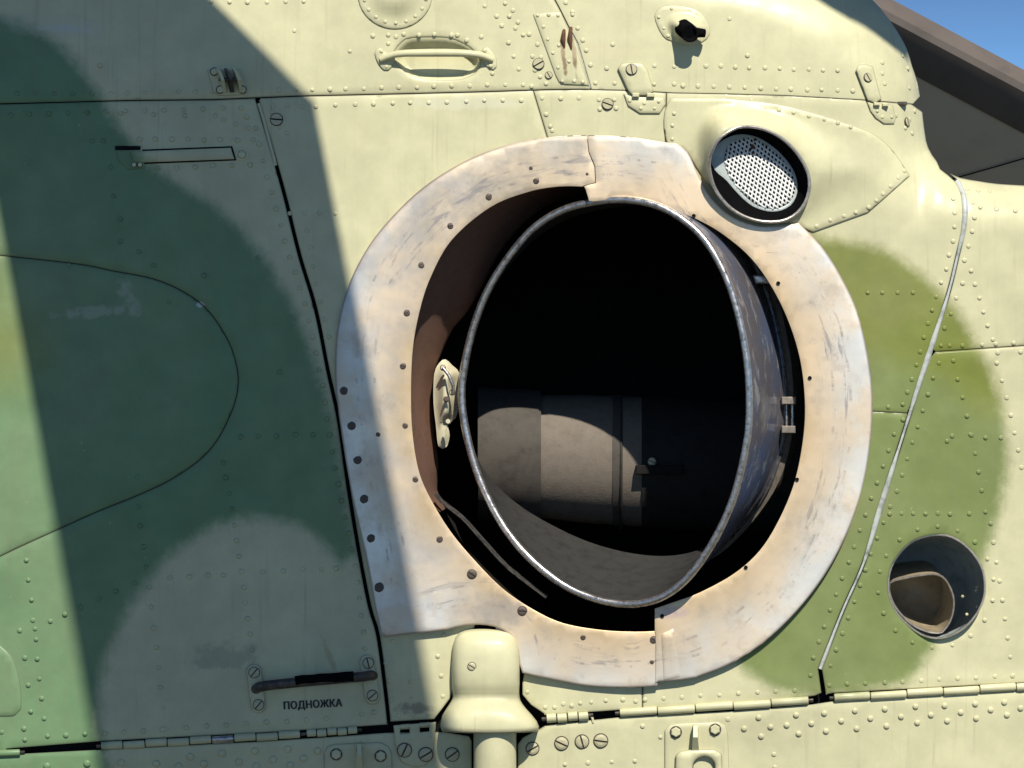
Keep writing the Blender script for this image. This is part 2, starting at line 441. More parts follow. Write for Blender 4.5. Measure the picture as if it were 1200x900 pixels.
# ------------------------------------------------------------------ objects
def mesh_obj(name, verts, faces, mat, parent=None, smooth=True, label=None, kind=None, camo=None, puv=None, sharp=None):
    me = bpy.data.meshes.new(name)
    me.from_pydata([tuple(map(float, v)) for v in verts], [], faces)
    me.materials.append(mat)
    if camo is not None: camo_attr(me, np.asarray(camo, float))
    if puv is not None:
        a = me.attributes.new("puv", 'FLOAT_VECTOR', 'POINT'); a.data.foreach_set("vector", np.asarray(puv, np.float32).ravel())
    me.update()
    if smooth:
        me.shade_smooth()
        if sharp: me.set_sharp_from_angle(angle=math.radians(sharp))
    o = bpy.data.objects.new(name, me)
    col.objects.link(o)
    if parent is not None: adopt(o, parent)
    if label: o["label"] = label
    if kind: o["kind"] = kind
    return o

def world_of(o):
    m = Matrix.Translation(o.location)
    while o.parent:
        o = o.parent
        m = Matrix.Translation(o.location) @ m
    return m

def adopt(o, parent):
    o.parent = parent
    o.matrix_parent_inverse = BASE.inverted() if parent is HELI else Matrix.Identity(4)
    if parent is not HELI:
        o.matrix_parent_inverse = PW.get(parent.name, Matrix.Identity(4)).inverted() if parent.name in PW else Matrix.Identity(4)

PW = {}
BASE = Matrix.Translation((0, 0.6, -2.2))
HELI = bpy.data.objects.new("helicopter", None)
HELI.location = BASE.translation
HELI.empty_display_size = 0.3
col.objects.link(HELI)
HELI["label"] = "camouflaged cream and green helicopter side with a scorched round engine exhaust"
HELI["category"] = "helicopter"

def group_part(name, label=None):
    e = bpy.data.objects.new(name, None)
    e.empty_display_size = 0.05
    col.objects.link(e)
    adopt(e, HELI)
    if label: e["label"] = label
    return e

def panel(name, poly, holes=(), off=0.0, th=7.0, gap=0.8, rnd=2.6, drop=1.1, grid=10.0, depth=None, mat=None, parent=None, label=None, step=8.0, extra=None, puvfn=None, fn=None):
    """sheet-metal panel: polygon in design coords laid on the skin, rounded edge, real thickness"""
    mat = mat or M_PAINT
    depth = depth or F
    outs = []
    for i, q in enumerate([poly] + list(holes)):
        q = dedupe(densify(dedupe(q), step))
        if i and gap: q = inset(q, -gap)
        elif gap: q = inset(q, gap)
        outs.append(q)
    rings = [inset(outs[0], rnd)] + [inset(q, -rnd) for q in outs[1:]]
    pts = []; edges = []; lower = []
    for q in outs:
        s = len(pts); pts += q; lower += [drop] * len(q)
        edges += [(s + i, s + (i + 1) % len(q)) for i in range(len(q))]
    nb = len(pts)
    for q in rings:
        for v in q: pts.append(v); lower.append(0.0)
    A = np.array(outs[0])
    gx, gy = np.meshgrid(np.arange(A[:, 0].min(), A[:, 0].max(), grid), np.arange(A[:, 1].min(), A[:, 1].max(), grid))
    gx = gx.ravel() + 0.013; gy = gy.ravel() + 0.017
    ok = inside(outs[0], gx, gy)
    for q in outs[1:]: ok &= ~inside(q, gx, gy)
    gx, gy = gx[ok], gy[ok]
    dm = np.full(gx.shape, 1e9)
    for q in outs: dm = np.minimum(dm, dist(q, gx, gy))
    ok = dm > rnd + 2.5
    # drop ring points which fell outside
    rp = np.array(pts[nb:])
    okr = inside(outs[0], rp[:, 0], rp[:, 1])
    for q in outs[1:]: okr &= ~inside(q, rp[:, 0], rp[:, 1])
    dr = np.full(len(rp), 1e9)
    for q in outs: dr = np.minimum(dr, dist(q, rp[:, 0], rp[:, 1]))
    okr &= dr > rnd * 0.6
    pts = pts[:nb] + [tuple(v) for v in rp[okr]] + list(zip(gx[ok], gy[ok]))
    lower = lower[:nb] + [0.0] * (len(pts) - nb)
    res = delaunay_2d_cdt([Vector(p) for p in pts], edges, [], 0, 1e-5)
    V, T, orig = res[0], res[2], res[3]
    vx = np.array([v.x for v in V]); vy = np.array([v.y for v in V])
    low = np.array([max([lower[i] for i in o] or [0]) for o in orig])
    tri = np.array([t for t in T if len(t) == 3])
    cx = vx[tri].mean(1); cy = vy[tri].mean(1)
    ok = inside(outs[0], cx, cy)
    for q in outs[1:]: ok &= ~inside(q, cx, cy)
    tri = tri[ok]
    # front faces must look towards -depth
    a = (vx[tri[:, 1]] - vx[tri[:, 0]]) * (vy[tri[:, 2]] - vy[tri[:, 0]]) - (vx[tri[:, 2]] - vx[tri[:, 0]]) * (vy[tri[:, 1]] - vy[tri[:, 0]])
    tri[a > 0] = tri[a > 0][:, ::-1]
    offv = off(vx, vy) if callable(off) else off
    d = depth(vx, vy) - offv + low
    co = np.stack([vx, vy, d], 1)
    faces = [tuple(int(i) for i in t) for t in tri]
    # skirt
    used = {}
    cnt = {}
    for t in faces:
        for i in range(3):
            e = (t[i], t[(i + 1) % 3]); cnt[e] = 1
    ex = []
    base = len(co)
    top = {}; bot = {}
    for (i, j) in list(cnt):
        if (j, i) not in cnt:
            for v in (i, j):
                if v not in top:
                    top[v] = base + len(ex); ex.append((vx[v], vy[v], d[v]))
                    bot[v] = base + len(ex); ex.append((vx[v], vy[v], d[v] + th))
            faces.append((top[j], top[i], bot[i], bot[j]))
    gcol = np.concatenate([(low > 0).astype(float), np.ones(len(ex))])
    if ex: co = np.vstack([co, np.array(ex)])
    if fn is not None: co = fn(co)
    puv = puvfn(co[:, 0], co[:, 1]) if puvfn else None
    return mesh_obj(name, PA(co), faces, mat, parent or HELI, True, label, camo=np.column_stack([co, gcol]) if mat is M_PAINT else None, puv=puv)

def loft(name, rings, mat, parent, closed=True, capend=False, label=None, smooth=True, puv=None, flip=False, sharp=None, kind=None, camo=False):
    """rings: list of equal-length lists of (x, y, depth)"""
    n = len(rings[0])
    v = np.array([p for r in rings for p in r], float)
    f = []
    for a in range(len(rings) - 1):
        for i in range(n if closed else n - 1):
            j = (i + 1) % n
            q = (a * n + i, a * n + j, (a + 1) * n + j, (a + 1) * n + i)
            f.append(q[::-1] if flip else q)
    if capend:
        c = tuple((len(rings) - 1) * n + i for i in range(n))
        f.append(c if not flip else c[::-1])
    return mesh_obj(name, PA(v), f, mat, parent, smooth, label, puv=puv, sharp=sharp, kind=kind, camo=(None if camo is False else v if camo is True else np.column_stack([v, np.repeat(camo, n)])))

def tube_geo(path, r, seg=10, closed=False, cap=True):
    """path of (x,y,depth) design points; r number or list -> verts (design), faces"""
    p = np.array(path, float)
    n = len(p)
    rr = np.full(n, float(r)) if np.isscalar(r) else np.array(r, float)
    V = []; Fc = []
    up = None
    for i in range(n):
        if closed: t = p[(i + 1) % n] - p[i - 1]
        else: t = p[min(i + 1, n - 1)] - p[max(i - 1, 0)]
        t = t / (np.linalg.norm(t) + 1e-9)
        if up is None:
            up = np.cross(t, [0, 0, 1.0])
            if np.linalg.norm(up) < 0.1: up = np.cross(t, [0, 1.0, 0])
        up = up - t * np.dot(up, t); up /= np.linalg.norm(up)
        s = np.cross(t, up)
        for k in range(seg):
            a = 2 * math.pi * k / seg
            V.append(p[i] + rr[i] * (math.cos(a) * up + math.sin(a) * s))
    for i in range(n if closed else n - 1):
        for k in range(seg):
            a = i * seg + k; b = i * seg + (k + 1) % seg
            c = ((i + 1) % n) * seg + (k + 1) % seg; e = ((i + 1) % n) * seg + k
            Fc.append((a, e, c, b))
    if cap and not closed:
        Fc.append(tuple(range(seg))); Fc.append(tuple((n - 1) * seg + k for k in range(seg))[::-1])
    return V, Fc

def tube(name, path, r, mat, parent, seg=10, closed=False, label=None, camo=False, sharp=50):
    v, f = tube_geo(path, r, seg, closed)
    v = np.array(v)
    return mesh_obj(name, PA(v), f, mat, parent, True, label, camo=v if camo else None, sharp=sharp)

def box(name, x0, y0, x1, y1, d0, d1, mat, parent, label=None, bev=1.0, skew=0.0):
    """small bevelled block; d0 nearer, d1 farther; skew shifts top edge in x"""
    ring = lambda e, d: [(x0 + e + skew, y0 + e, d), (x1 - e + skew, y0 + e, d), (x1 - e, y1 - e, d), (x0 + e, y1 - e, d)]
    v = ring(bev, d0) + ring(0, d0 + bev) + ring(0, d1)
    f = [(0, 3, 2, 1)]
    for a in (0, 4):
        for i in range(4):
            j = (i + 1) % 4
            f.append((a + i, a + j, a + 4 + j, a + 4 + i))
    return mesh_obj(name, PA(np.array(v, float)), f, mat, parent, False, label)

def ell(cx, cy, a, b, n=28, rot=0.0, t0=0.0):
    c, s = math.cos(rot), math.sin(rot)
    return [(cx + a * math.cos(t) * c - b * math.sin(t) * s, cy + a * math.cos(t) * s + b * math.sin(t) * c) for t in [t0 + 2 * math.pi * k / n for k in range(n)]]

def capsule(x0, y0, x1, y1, r, n=10):
    a = math.atan2(y1 - y0, x1 - x0)
    out = []
    for k in range(n + 1):
        t = a + math.pi / 2 + math.pi * k / n
        out.append((x0 + r * math.cos(t), y0 + r * math.sin(t)))
    for k in range(n + 1):
        t = a - math.pi / 2 + math.pi * k / n
        out.append((x1 + r * math.cos(t), y1 + r * math.sin(t)))
    return out

# ---- rivets: many domes, one joined mesh per panel
def rivet_geo(x, y, r, h, off, V, Fc, seg=8):
    n = N(x, y)
    c = np.array([x, y, float(F(x, y)) - off]) 
    a = np.cross(n, [0, 1.0, 0]); a /= np.linalg.norm(a); b = np.cross(n, a)
    s = len(V)
    for rr, hh in ((1.0, -0.3), (0.92, 0.42), (0.55, 0.85)):
        for k in range(seg):
            t = 2 * math.pi * k / seg
            V.append(c + a * (r * rr * math.cos(t)) + b * (r * rr * math.sin(t)) + n * (h * hh))
    V.append(c + n * h)
    for q in range(2):
        for k in range(seg):
            Fc.append((s + q * seg + k, s + q * seg + (k + 1) % seg, s + (q + 1) * seg + (k + 1) % seg, s + (q + 1) * seg + k))
    for k in range(seg):
        Fc.append((s + 2 * seg + k, s + 2 * seg + (k + 1) % seg, s + 3 * seg))

def row(x0, y0, x1, y1, n):
    return [(x0 + (x1 - x0) * i / (n - 1) + random.uniform(-.8, .8), y0 + (y1 - y0) * i / (n - 1) + random.uniform(-.6, .6)) for i in range(n)]

def polyrow(pts, spacing):
    p = np.array(pts, float)
    L = np.concatenate([[0], np.cumsum(np.linalg.norm(np.diff(p, axis=0), axis=1))])
    n = max(2, int(round(L[-1] / spacing)) + 1)
    return [(float(np.interp(s, L, p[:, 0])) + random.uniform(-.6, .6), float(np.interp(s, L, p[:, 1])) + random.uniform(-.6, .6)) for s in np.linspace(0, L[-1], n)]

def rivets(pts, parent, r=3.0, h=1.7, off=0.0, offfn=None):
    V = []; Fc = []
    for x, y in pts:
        o = float(offfn(x, y)) if offfn else off
        rivet_geo(x, y, r * random.uniform(.88, 1.1), h * random.uniform(.4, 0.9), o, V, Fc)
    V = np.array(V); gq = np.tile([1.0] * 8 + [0.45] * 8 + [0.0] * 9, len(V) // 25)
    o = mesh_obj("rivets", PA(V), Fc, M_PAINT, parent, True, None, kind="stuff", camo=np.column_stack([V, gq]))
    return o

def flip_faces(me):
    pass

# ---- slotted screw: one shared mesh per kind, copied
def screw_mesh(name, mat, seg=16, slot=0.13, depth=0.28, flat=False):
    bm = bmesh.new()
    # two half heads, each a fan of a domed half disc, with slot walls, plus slot floor; unit radius, axis -Y
    def dome(r): return 0.34 if flat else 0.55 * math.sqrt(max(0, 1 - 0.62 * r * r)) - 0.10
    for sgn in (1, -1):
        rows = []
        for rr in (1.0, 0.94, 0.6):
            ring = []
            for k in range(seg // 2 + 1):
                t = math.asin(min(1, slot / rr)) + (math.pi - 2 * math.asin(min(1, slot / rr))) * k / (seg // 2)
                hgt = dome(rr) if rr < 1.0 else dome(0.94) - 0.07
                ring.append(bm.verts.new((sgn * rr * math.cos(t), -hgt, sgn * rr * math.sin(t))))
            rows.append(ring)
        base = [bm.verts.new((v.co.x, 0.3, v.co.z)) for v in rows[0]]
        rows.insert(0, base)
        for a in range(3):
            for k in range(seg // 2):
                fq = bm.faces.new((rows[a][k], rows[a][k + 1], rows[a + 1][k + 1], rows[a + 1][k]))
                fq.material_index = 1 if a == 0 else 0
        bm.faces.new(rows[3])
        # slot wall
        e0 = [rr[0] for rr in rows]; e1 = [rr[-1] for rr in rows]
        b0 = bm.verts.new((e0[-1].co.x, 0.3, e0[-1].co.z)); b1 = bm.verts.new((e1[-1].co.x, 0.3, e1[-1].co.z))
        for q in ((e0[0], e0[1], e0[2], e0[3], b0), (e1[3], e1[2], e1[1], e1[0], b1), (e0[3], e1[3], b1, b0)): bm.faces.new(q).material_index = 1
    fl = [bm.verts.new((x, -(dome(0.5) - depth), z)) for x, z in ((-.98, -slot * 1.1), (.98, -slot * 1.1), (.98, slot * 1.1), (-.98, slot * 1.1))]
    bm.faces.new(fl).material_index = 1
    contact_disc = [bm.verts.new((1.16 * math.cos(t), -0.06, 1.16 * math.sin(t))) for t in np.linspace(0, 2 * math.pi, 16, endpoint=False)]  # dark disc: contact shade painted around the screw head
    bm.faces.new(contact_disc).material_index = 1
    bmesh.ops.recalc_face_normals(bm, faces=bm.faces)
    me = bpy.data.meshes.new(name)
    bm.to_mesh(me); bm.free()
    me.materials.append(mat); me.materials.append(M_DARKSCREW)
    return me
SCREW = screw_mesh("slotted_screw", M_SCREW)
SCREW_D = screw_mesh("slotted_screw_dark", M_DARKSCREW)
SCREW_F = screw_mesh("flush_screw", M_SCREW, flat=True)

def screw(x, y, r, ang, parent, me=None, off=0.0, name="screw", label=None):
    o = bpy.data.objects.new(name, me or SCREW)
    d = float(F(x, y)) - off
    o.location = P(x, y, d)
    n = N(x, y)
    nv = Vector((n[0], n[2], -n[1]))
    q = Vector((0, -1, 0)).rotation_difference(nv)
    o.rotation_mode = 'QUATERNION'
    o.rotation_quaternion = q @ Matrix.Rotation(math.radians(ang), 3, 'Y').to_quaternion()
    o.scale = (r * U,) * 3
    col.objects.link(o)
    adopt(o, parent)
    if label: o["label"] = label
    return o

def hexbolt(x, y, r, parent, off=0.0, mat=None):
    V = []
    d = float(F(x, y)) - off
    for rr, hh in ((1, -1), (1, r * .55), (.82, r * .7)):
        for k in range(6):
            t = math.pi / 6 + k * math.pi / 3
            V.append((x + r * rr * math.cos(t), y + r * rr * math.sin(t), d - hh))
    f = [tuple(12 + k for k in range(6))[::-1]]
    for a in (0, 6):
        for k in range(6):
            f.append((a + k, a + 6 + k, a + 6 + (k + 1) % 6, a + (k + 1) % 6))
    for k in range(16): V.append((x + r * 1.22 * math.cos(k * math.pi / 8), y + r * 1.22 * math.sin(k * math.pi / 8), d - .5))  # dark disc paints the contact shade around the bolt
    f.append(tuple(18 + k for k in range(16))[::-1])
    o = mesh_obj("bolt", PA(np.array(V)), f, mat or M_CREAMP, parent, False)
    o.data.materials.append(M_DARKSCREW); o.data.polygons[len(f) - 1].material_index = 1
    return o

# ================================================================== GROUND (gives the bounce light)
mesh_obj("ground", [(-600, -600, -2.2), (600, -600, -2.2), (600, 600, -2.2), (-600, 600, -2.2)], [(0, 1, 2, 3)], M_GROUND, None, False, kind="structure")
bpy.data.objects["ground"]["label"] = "pale concrete airfield apron under the helicopter"

# ================================================================== SKIN PANELS
TOPSEAM = [(-80, 124), (0, 122), (150, 118), (250, 117), (345, 113), (480, 110), (560, 108), (640, 105.5), (693, 105), (740, 106), (790, 109), (850, 110), (920, 112), (1010, 117), (1070, 122)]
T1 = [(640, -75), (645, -10), (655, 8), (667, 32), (677, 50), (685, 77), (693, 105)]
DSEAM = catmull([(301, 116), (315, 163), (333, 227), (351, 299), (370, 363), (384, 433), (397, 493), (408, 570), (420, 643), (433, 710), (443, 745), (452, 813), (456, 850)], False, 9)

def sub(line, x0, x1):
    """part of an x-monotone polyline between x0 and x1"""
    xs = [p[0] for p in line]; ys = [p[1] for p in line]
    out = [(x0, float(np.interp(x0, xs, ys)))] + [p for p in line if x0 < p[0] < x1] + [(x1, float(np.interp(x1, xs, ys)))]
    return out
HUP = [(x, y - 0.8) for x, y in HINGE]           # bottom edge of the panels above the hinge
def shift(line, dx, dy=0): return [(x + dx, y + dy) for x, y in line]

VRIM = catmull([(831, 190), (840, 166), (856, 153), (873, 148), (897, 152), (920, 165), (938, 185), (948, 207), (947, 229), (937, 247), (920, 258), (897, 260), (873, 254), (853, 241), (837, 219)], True, 4)
# ---- exhaust outlines
OUTER = [(447, 747)] + catmull([(447, 747), (440, 715), (428, 650), (412, 580), (400, 510), (393, 450), (394, 395), (403, 350), (419, 310), (445, 270), (490, 224), (540, 191), (590, 171), (640, 161), (688, 158), (735, 160), (775, 166), (792, 168)], False, 8)[1:] + \
    catmull([(793, 168), (806, 178), (819, 205), (835, 232), (860, 254), (890, 264), (915, 264), (936, 261)], False, 7) + \
    catmull([(936, 261), (962, 287), (985, 322), (1005, 365), (1018, 420), (1023, 470), (1019, 530), (1006, 590), (983, 646), (950, 697), (905, 745), (860, 776), (818, 793)], False, 8)[1:] + \
    [(817, 794), (798, 797), (772, 799)] + catmull([(771, 804), (735, 806), (690, 804), (655, 798), (625, 792), (612, 789), (608, 778), (606, 762), (600, 748), (588, 738), (570, 733), (545, 733), (525, 738)], False, 7)
OUTER = dedupe(OUTER)
INL = catmull([(683, 219), (655, 219), (620, 225), (575, 243), (530, 281), (505, 325), (492, 365), (484, 410), (482, 465), (484, 510), (492, 555), (508, 590), (530, 625), (558, 658), (590, 690), (625, 714), (660, 730), (705, 738), (745, 740), (771, 739)], False, 7)
INR = catmull([(684, 219), (690, 236), (735, 233), (790, 247), (822, 260), (850, 277), (880, 303), (905, 338), (925, 380), (938, 425), (943, 475), (940, 520), (930, 567), (912, 610), (890, 645), (860, 672), (820, 694), (790, 705), (767, 713)], False, 7)
INR = [(686, 222), (689, 232)] + INR[2:]
INNER = dedupe(INL + INR[::-1])
RC = (715, 475)
def radial(poly, ang):
    """outermost crossing of a ray from the ring centre with poly"""
    p = np.array(poly, float) - RC
    dx, dy = math.cos(ang), math.sin(ang)
    best = 0
    for i in range(len(p)):
        a, b = p[i], p[(i + 1) % len(p)]
        e = b - a
        den = dx * e[1] - dy * e[0]
        if abs(den) < 1e-9: continue
        t = (a[0] * e[1] - a[1] * e[0]) / den
        s = (a[0] * dy - a[1] * dx) / den
        if t > 0 and -1e-6 <= s <= 1 + 1e-6: best = max(best, t)
    return best
def ringpt(ang, q):
    a, b = radial(INNER, ang), radial(OUTER, ang)
    r = a + (b - a) * q
    return (RC[0] + r * math.cos(ang), RC[1] + r * math.sin(ang))
def holearc(p0, p1, cw):
    """points on the skin cut-out hidden under the shield, from direction p0 to p1"""
    a0 = math.atan2(p0[1] - RC[1], p0[0] - RC[0]); a1 = math.atan2(p1[1] - RC[1], p1[0] - RC[0])
    if cw:
        while a1 < a0: a1 += 2 * math.pi
    else:
        while a1 > a0: a1 -= 2 * math.pi
    n = max(2, int(abs(a1 - a0) / 0.05))
    return [ringpt(a0 + (a1 - a0) * k / n, 0.5) for k in range(n + 1)]

def pw(o):
    return o

# upper cowl, left part, with pocket for the grab handle
POCKET = catmull([(463, 60), (472, 49), (483, 44.5), (518, 44), (536, 48), (552, 57), (562, 71), (558, 83), (543, 91), (520, 93), (495, 92), (480, 87), (469, 78), (463, 70)], True, 5)
A = panel("cowl_panel", [(-80, -75)] + T1[:1] + T1[1:] + sub(TOPSEAM, -80, 693)[::-1][1:], [POCKET], grid=6, label="cowl panel above the long seam, with the pocket for a grab handle")
SILIN = [(x, y) for x, y in SIL if x <= 1085]
cowlB = [(T1[0][0], -75), (780, -75)] + [p for p in SIL if p[0] > 782 and p[1] < 123 and p[0] < 1082] + sub(TOPSEAM, 693, 1070)[::-1] + T1[::-1][1:-1]
B = panel("cowl_panel", cowlB, grid=7, th=90, rnd=1.6, drop=0.2, gap=0.4, label="rounded rear cowl panel that ends against the sky")
# door panel left of the dark seam
bulge_loop = BULGE + [(-90, 290)]
C = panel("door_panel", sub(TOPSEAM, -80, 300) + shift(DSEAM, -1.7) + sub(HUP, 8, 452)[::-1] + [(8, 880), (-80, 884), (-80, 700)] + BULGE[2:][:0] + [(-80, 694)] + [p for p in BULGE if p[0] > -70] + [(-80, 292)], label="wide door panel in the shade, left of the exhaust", gap=0.4)
D0 = panel("door_panel", [p for p in BULGE if p[0] > -88] + [(-88, 292), (-88, 697)], rnd=3.0, drop=1.2, gap=0.35, label="round-nosed bulged panel at the edge of the photo")
# middle panels round the exhaust
L1a, L1b = (625, 106), (643, 166)
cutang = (753, 826)
Dl = panel("skin_panel", shift(DSEAM[:1], 3, 1) + sub(TOPSEAM, 305, 625) + [L1b] + holearc(L1b, (455, 700), False) + holearc((455, 700), (545, 745), False)[1:] + [(545, 760), (528, 818), (519, 830), (509, 843)] + [(457, 846)] + shift(DSEAM, 1.8)[::-1][1:], gap=0.45, label="skin panel between door seam and exhaust")
Dm = panel("skin_panel", sub(TOPSEAM, 625, 781) + [(780, 168)] + holearc((780, 168), L1b, False) + [L1b], gap=0.4)
Db = panel("skin_panel", [(612, 800), (612, 814), (622, 826), (637, 836)] + sub(HUP, 638, 753)[0:] + [(753, 800)] + holearc((753, 800), (618, 760), True)[0:], grid=8, gap=0.4)
rs_up = [p for p in RSEAM if p[1] <= 484]
rs_lo = [p for p in RSEAM if p[1] > 484]
Dr = panel("skin_panel", sub(TOPSEAM, 781, 1068) + [p for p in SIL if p[1] > 123.5 and p[0] < 1103] + shift(rs_up, -2) + [(1063, 484), (1020, 482)] + holearc((1020, 482), (780, 168), False) + [(780, 168)], [inset(VRIM, 3)], grid=8, th=60, rnd=2.0, drop=0.6, gap=0.4, label="skin panel right of the exhaust, partly olive green")
Dq = panel("skin_panel", [(1020, 482), (1063, 484)] + shift(rs_lo[:-1], -2) + [(963, 812)] + sub(HUP, 753, 955)[::-1] + [(753, 800)] + holearc((753, 800), (1020, 482), False), gap=0.45, label="lower green skin panel beside the exhaust")
# rear panels
HOLE = catmull([(1041, 682), (1045, 663), (1057, 645), (1072, 633), (1093, 627), (1112, 628), (1130, 638), (1143, 652), (1152, 670), (1154, 693), (1148, 713), (1134, 732), (1118, 743), (1100, 748), (1083, 745), (1067, 735), (1050, 717), (1042, 698)], True, 6)
e_up = [p for p in RSEAM if p[1] <= 412]
e_lo = [p for p in RSEAM if p[1] > 412]
Eu = panel("skin_panel", [p for p in SIL if p[0] > 1107] + [(1280, 402)] + [(1200, 405), (1096, 412)] + [p for p in shift(e_up, 2)[::-1] if p[1] > 209], grid=8, th=60, rnd=2.0, drop=0.6, gap=0.4, label="rear skin panel under the rotor blade")
El = panel("skin_panel", [(1096, 412), (1200, 405), (1280, 402)] + sub(HUP, 970, 1280)[::-1] + shift(e_lo, 2)[::-1], [HOLE], gap=0.4, label="rear skin panel with the round drain opening")
# lower belly panel
Fl = panel("belly_panel", [(-80, 891), (27, 882.5), (113, 878), (300, 868.5), (400, 862), (452, 858), (520, 857), (550, 862), (553.5, 868), (553.5, 980), (-80, 980)], label="lower panel below the hinge, left of the drain pipe")
Fr = panel("belly_panel", [(606, 872), (612, 864), (640, 849), (690, 843.5), (725, 840), (860, 832.5), (950, 825), (977, 821), (1200, 808.5), (1280, 804), (1280, 980), (606, 980)], label="lower panel below the hinge, right of the drain pipe")
# dark structure behind all joints
sx, sy = np.meshgrid(np.arange(-85, 1285, 18.0), np.arange(-70, 985, 18.0))
nr, nc = sx.shape
sd = F(sx, sy) + 17
vv = np.stack([sx.ravel(), sy.ravel(), sd.ravel()], 1)
ff = []
hole_r = inset(INNER, -22)
okv = (~inside(hole_r, sx, sy)) & (~inside(inset(HOLE, -6), sx, sy))
silpoly = SIL + [(1280, 1000), (-90, 1000), (-90, -75)]
okv &= ~inside(inset(VRIM, -6), sx, sy)
okv &= inside(silpoly, sx, sy) & (dist(SIL, sx, sy, False) > 26)
for i in range(nr - 1):
    for j in range(nc - 1):
        if okv[i, j] and okv[i + 1, j] and okv[i, j + 1] and okv[i + 1, j + 1]:
            ff.append((i * nc + j, i * nc + j + 1, (i + 1) * nc + j + 1, (i + 1) * nc + j))
mesh_obj("inner_structure", PA(vv), ff, M_GAP, HELI, True)

# pale sealant bead in the right-hand seam
SB = [(x, y, float(F(x, y)) + 1.0) for x, y in RSEAM[:-1]]
rad = [2.6 + 1.0 * math.sin(i * 0.35) + random.uniform(-.3, .3) for i in range(len(SB))]
SB2 = SB[2:]
tube("sealant_bead", SB2, [max(1.5, r * (1.0 if i < len(SB2) * .75 else .6)) for i, r in enumerate(rad[2:])], M_SEAL, HELI, 8, label="pale sealant bead in the slanting seam right of the exhaust")
tube("sealant_bead", [(x, y, float(F(x, y)) + 2.5) for x, y in [(303, 121), (309, 140), (315, 163), (321, 185), (323, 194)]], 2.2, M_CREAMP, HELI, 8, label="short rubber strip at the top of the door seam")
tube("sealant_bead", [(x, y, float(F(x, y)) + 2.5) for x, y in [(668, 36), (677, 53), (684, 76), (692, 103)]], 1.6, M_SEAL, HELI, 8, label="thin strip in the seam of the upper cowl")

# ================================================================== RIVETS
rivets(row(130, 109, 386, 105, 14) + row(405, 104, 613, 99, 11) + row(247, 2, 356, 2, 6) + [(437, 42), (455, 41), (464, 43), (473, 40), (491, 41), (509, 40), (529, 41), (536, 41), (455, 51), (547, 47), (568, 7), (592, 4), (601, 12), (597, 19), (607, 26), (604, 33),
       (613, 41), (582, 19), (588, 30), (596, 50), (602, 66), (608, 81), (624, 66), (634, 67), (627, 82), (633, 90), (564, 43), (620, 40), (577, 86), (410, 60), (345, 36), (630, 52), (640, 98), (623, 101)] + row(20, 110, 108, 110, 5), A)
rivets(row(800, 100, 1000, 107, 12) + row(827, 77, 982, 83, 10) + row(698, 97, 790, 99, 5) + [(671, 14), (671, 17), (677, 33), (683, 47), (687, 59), (692, 76), (711, 80), (718, 52), (767, 77), (790, 78), (663, 3), (855, 22), (876, 65), (1034, 73), (1034, 86), (1037, 98), (1058, 65), (1064, 80), (1066, 103)], B)
rivets(row(12, 135, 283, 126, 13) + polyrow([(300, 150), (306, 182), (317, 222), (328, 260), (337, 297), (348, 324), (358, 359), (368, 402), (377, 444), (386, 506), (397, 572), (407, 618), (418, 668), (428, 760)], 19.5)
       + row(282, 512, 367, 509, 5) + polyrow([(261, 542), (271, 592), (278, 637), (285, 687), (296, 762)], 19) + polyrow([(164, 617), (172, 666), (177, 709), (184, 770), (191, 830)], 23)
       + [(23, 739), (41, 737), (59, 728), (76, 720), (94, 712), (116, 702), (136, 693), (158, 683), (199, 677), (222, 676), (244, 674), (262, 674), (308, 670), (332, 669), (355, 667), (377, 668), (394, 666)]
       + row(55, 863, 190, 855, 7) + row(195, 854, 383, 842, 9) + [(424, 837), (438, 835), (428, 778)] + row(31, 657, 52, 842, 9) + [(29, 771), (33, 803), (36, 834), (28, 854), (29, 867), (2, 858)]
       + row(163, 163, 297, 164, 8) + row(185, 197, 293, 193, 6) + [(133, 230), (141, 257), (141, 283), (163, 295), (180, 323 - 12), (239, 323), (302, 302), (328, 436), (130, 196), (121, 165), (108, 165), (117, 77)] + row(142, 133, 290, 137, 5) + row(262, 140, 290, 150, 3), C, r=3.3, h=3.0)
rivets([(81, 311), (143, 323), (198, 354), (260, 499), (161, 559), (162, 594)], D0, off=0)
rivets([(320, 124), (337, 124), (354, 125), (370, 125), (393, 123)] + row(417, 122, 610, 117, 10) + [(318, 131), (328, 149), (336, 156)] + polyrow([(360, 270), (370, 327), (385, 395)], 22) + row(340, 250, 392, 250, 4) + [(513, 769), (517, 792), (519, 816), (521, 744), (452, 777), (456, 798), (459, 820), (467, 839), (484, 838), (502, 837), (460, 752), (481, 799), (482, 819)], Dl)
rivets(row(635, 115, 679, 115, 3) + [(640, 134), (645, 148), (647, 153), (702, 117), (720, 117), (703, 128), (722, 127)], Dm)
rivets([(639, 829), (650, 829), (660, 825), (670, 827), (680, 824), (693, 823), (710, 821), (730, 820), (745, 822), (618, 811)], Db)
rivets(row(815, 118, 880, 118, 5) + [(1017, 343), (1034, 343), (1052, 343), (1070, 343), (1041, 477), (1058, 474)] + polyrow([(1117, 233), (1120, 255), (1116, 287), (1107, 322), (1093, 361), (1084, 391), (1074, 427), (1063, 460)], 16.5) + [(1061, 150), (1064, 140), (1050, 135), (1069, 156), (1072, 130), (1066, 140)], Dr)
rivets([(756, 820)] + row(778, 818, 931, 809, 8) + polyrow([(1058, 492), (1046, 513), (1033, 552), (1019, 590), (1006, 628), (992, 666), (977, 705), (963, 743), (951, 776), (950, 791)], 19.5), Dq)
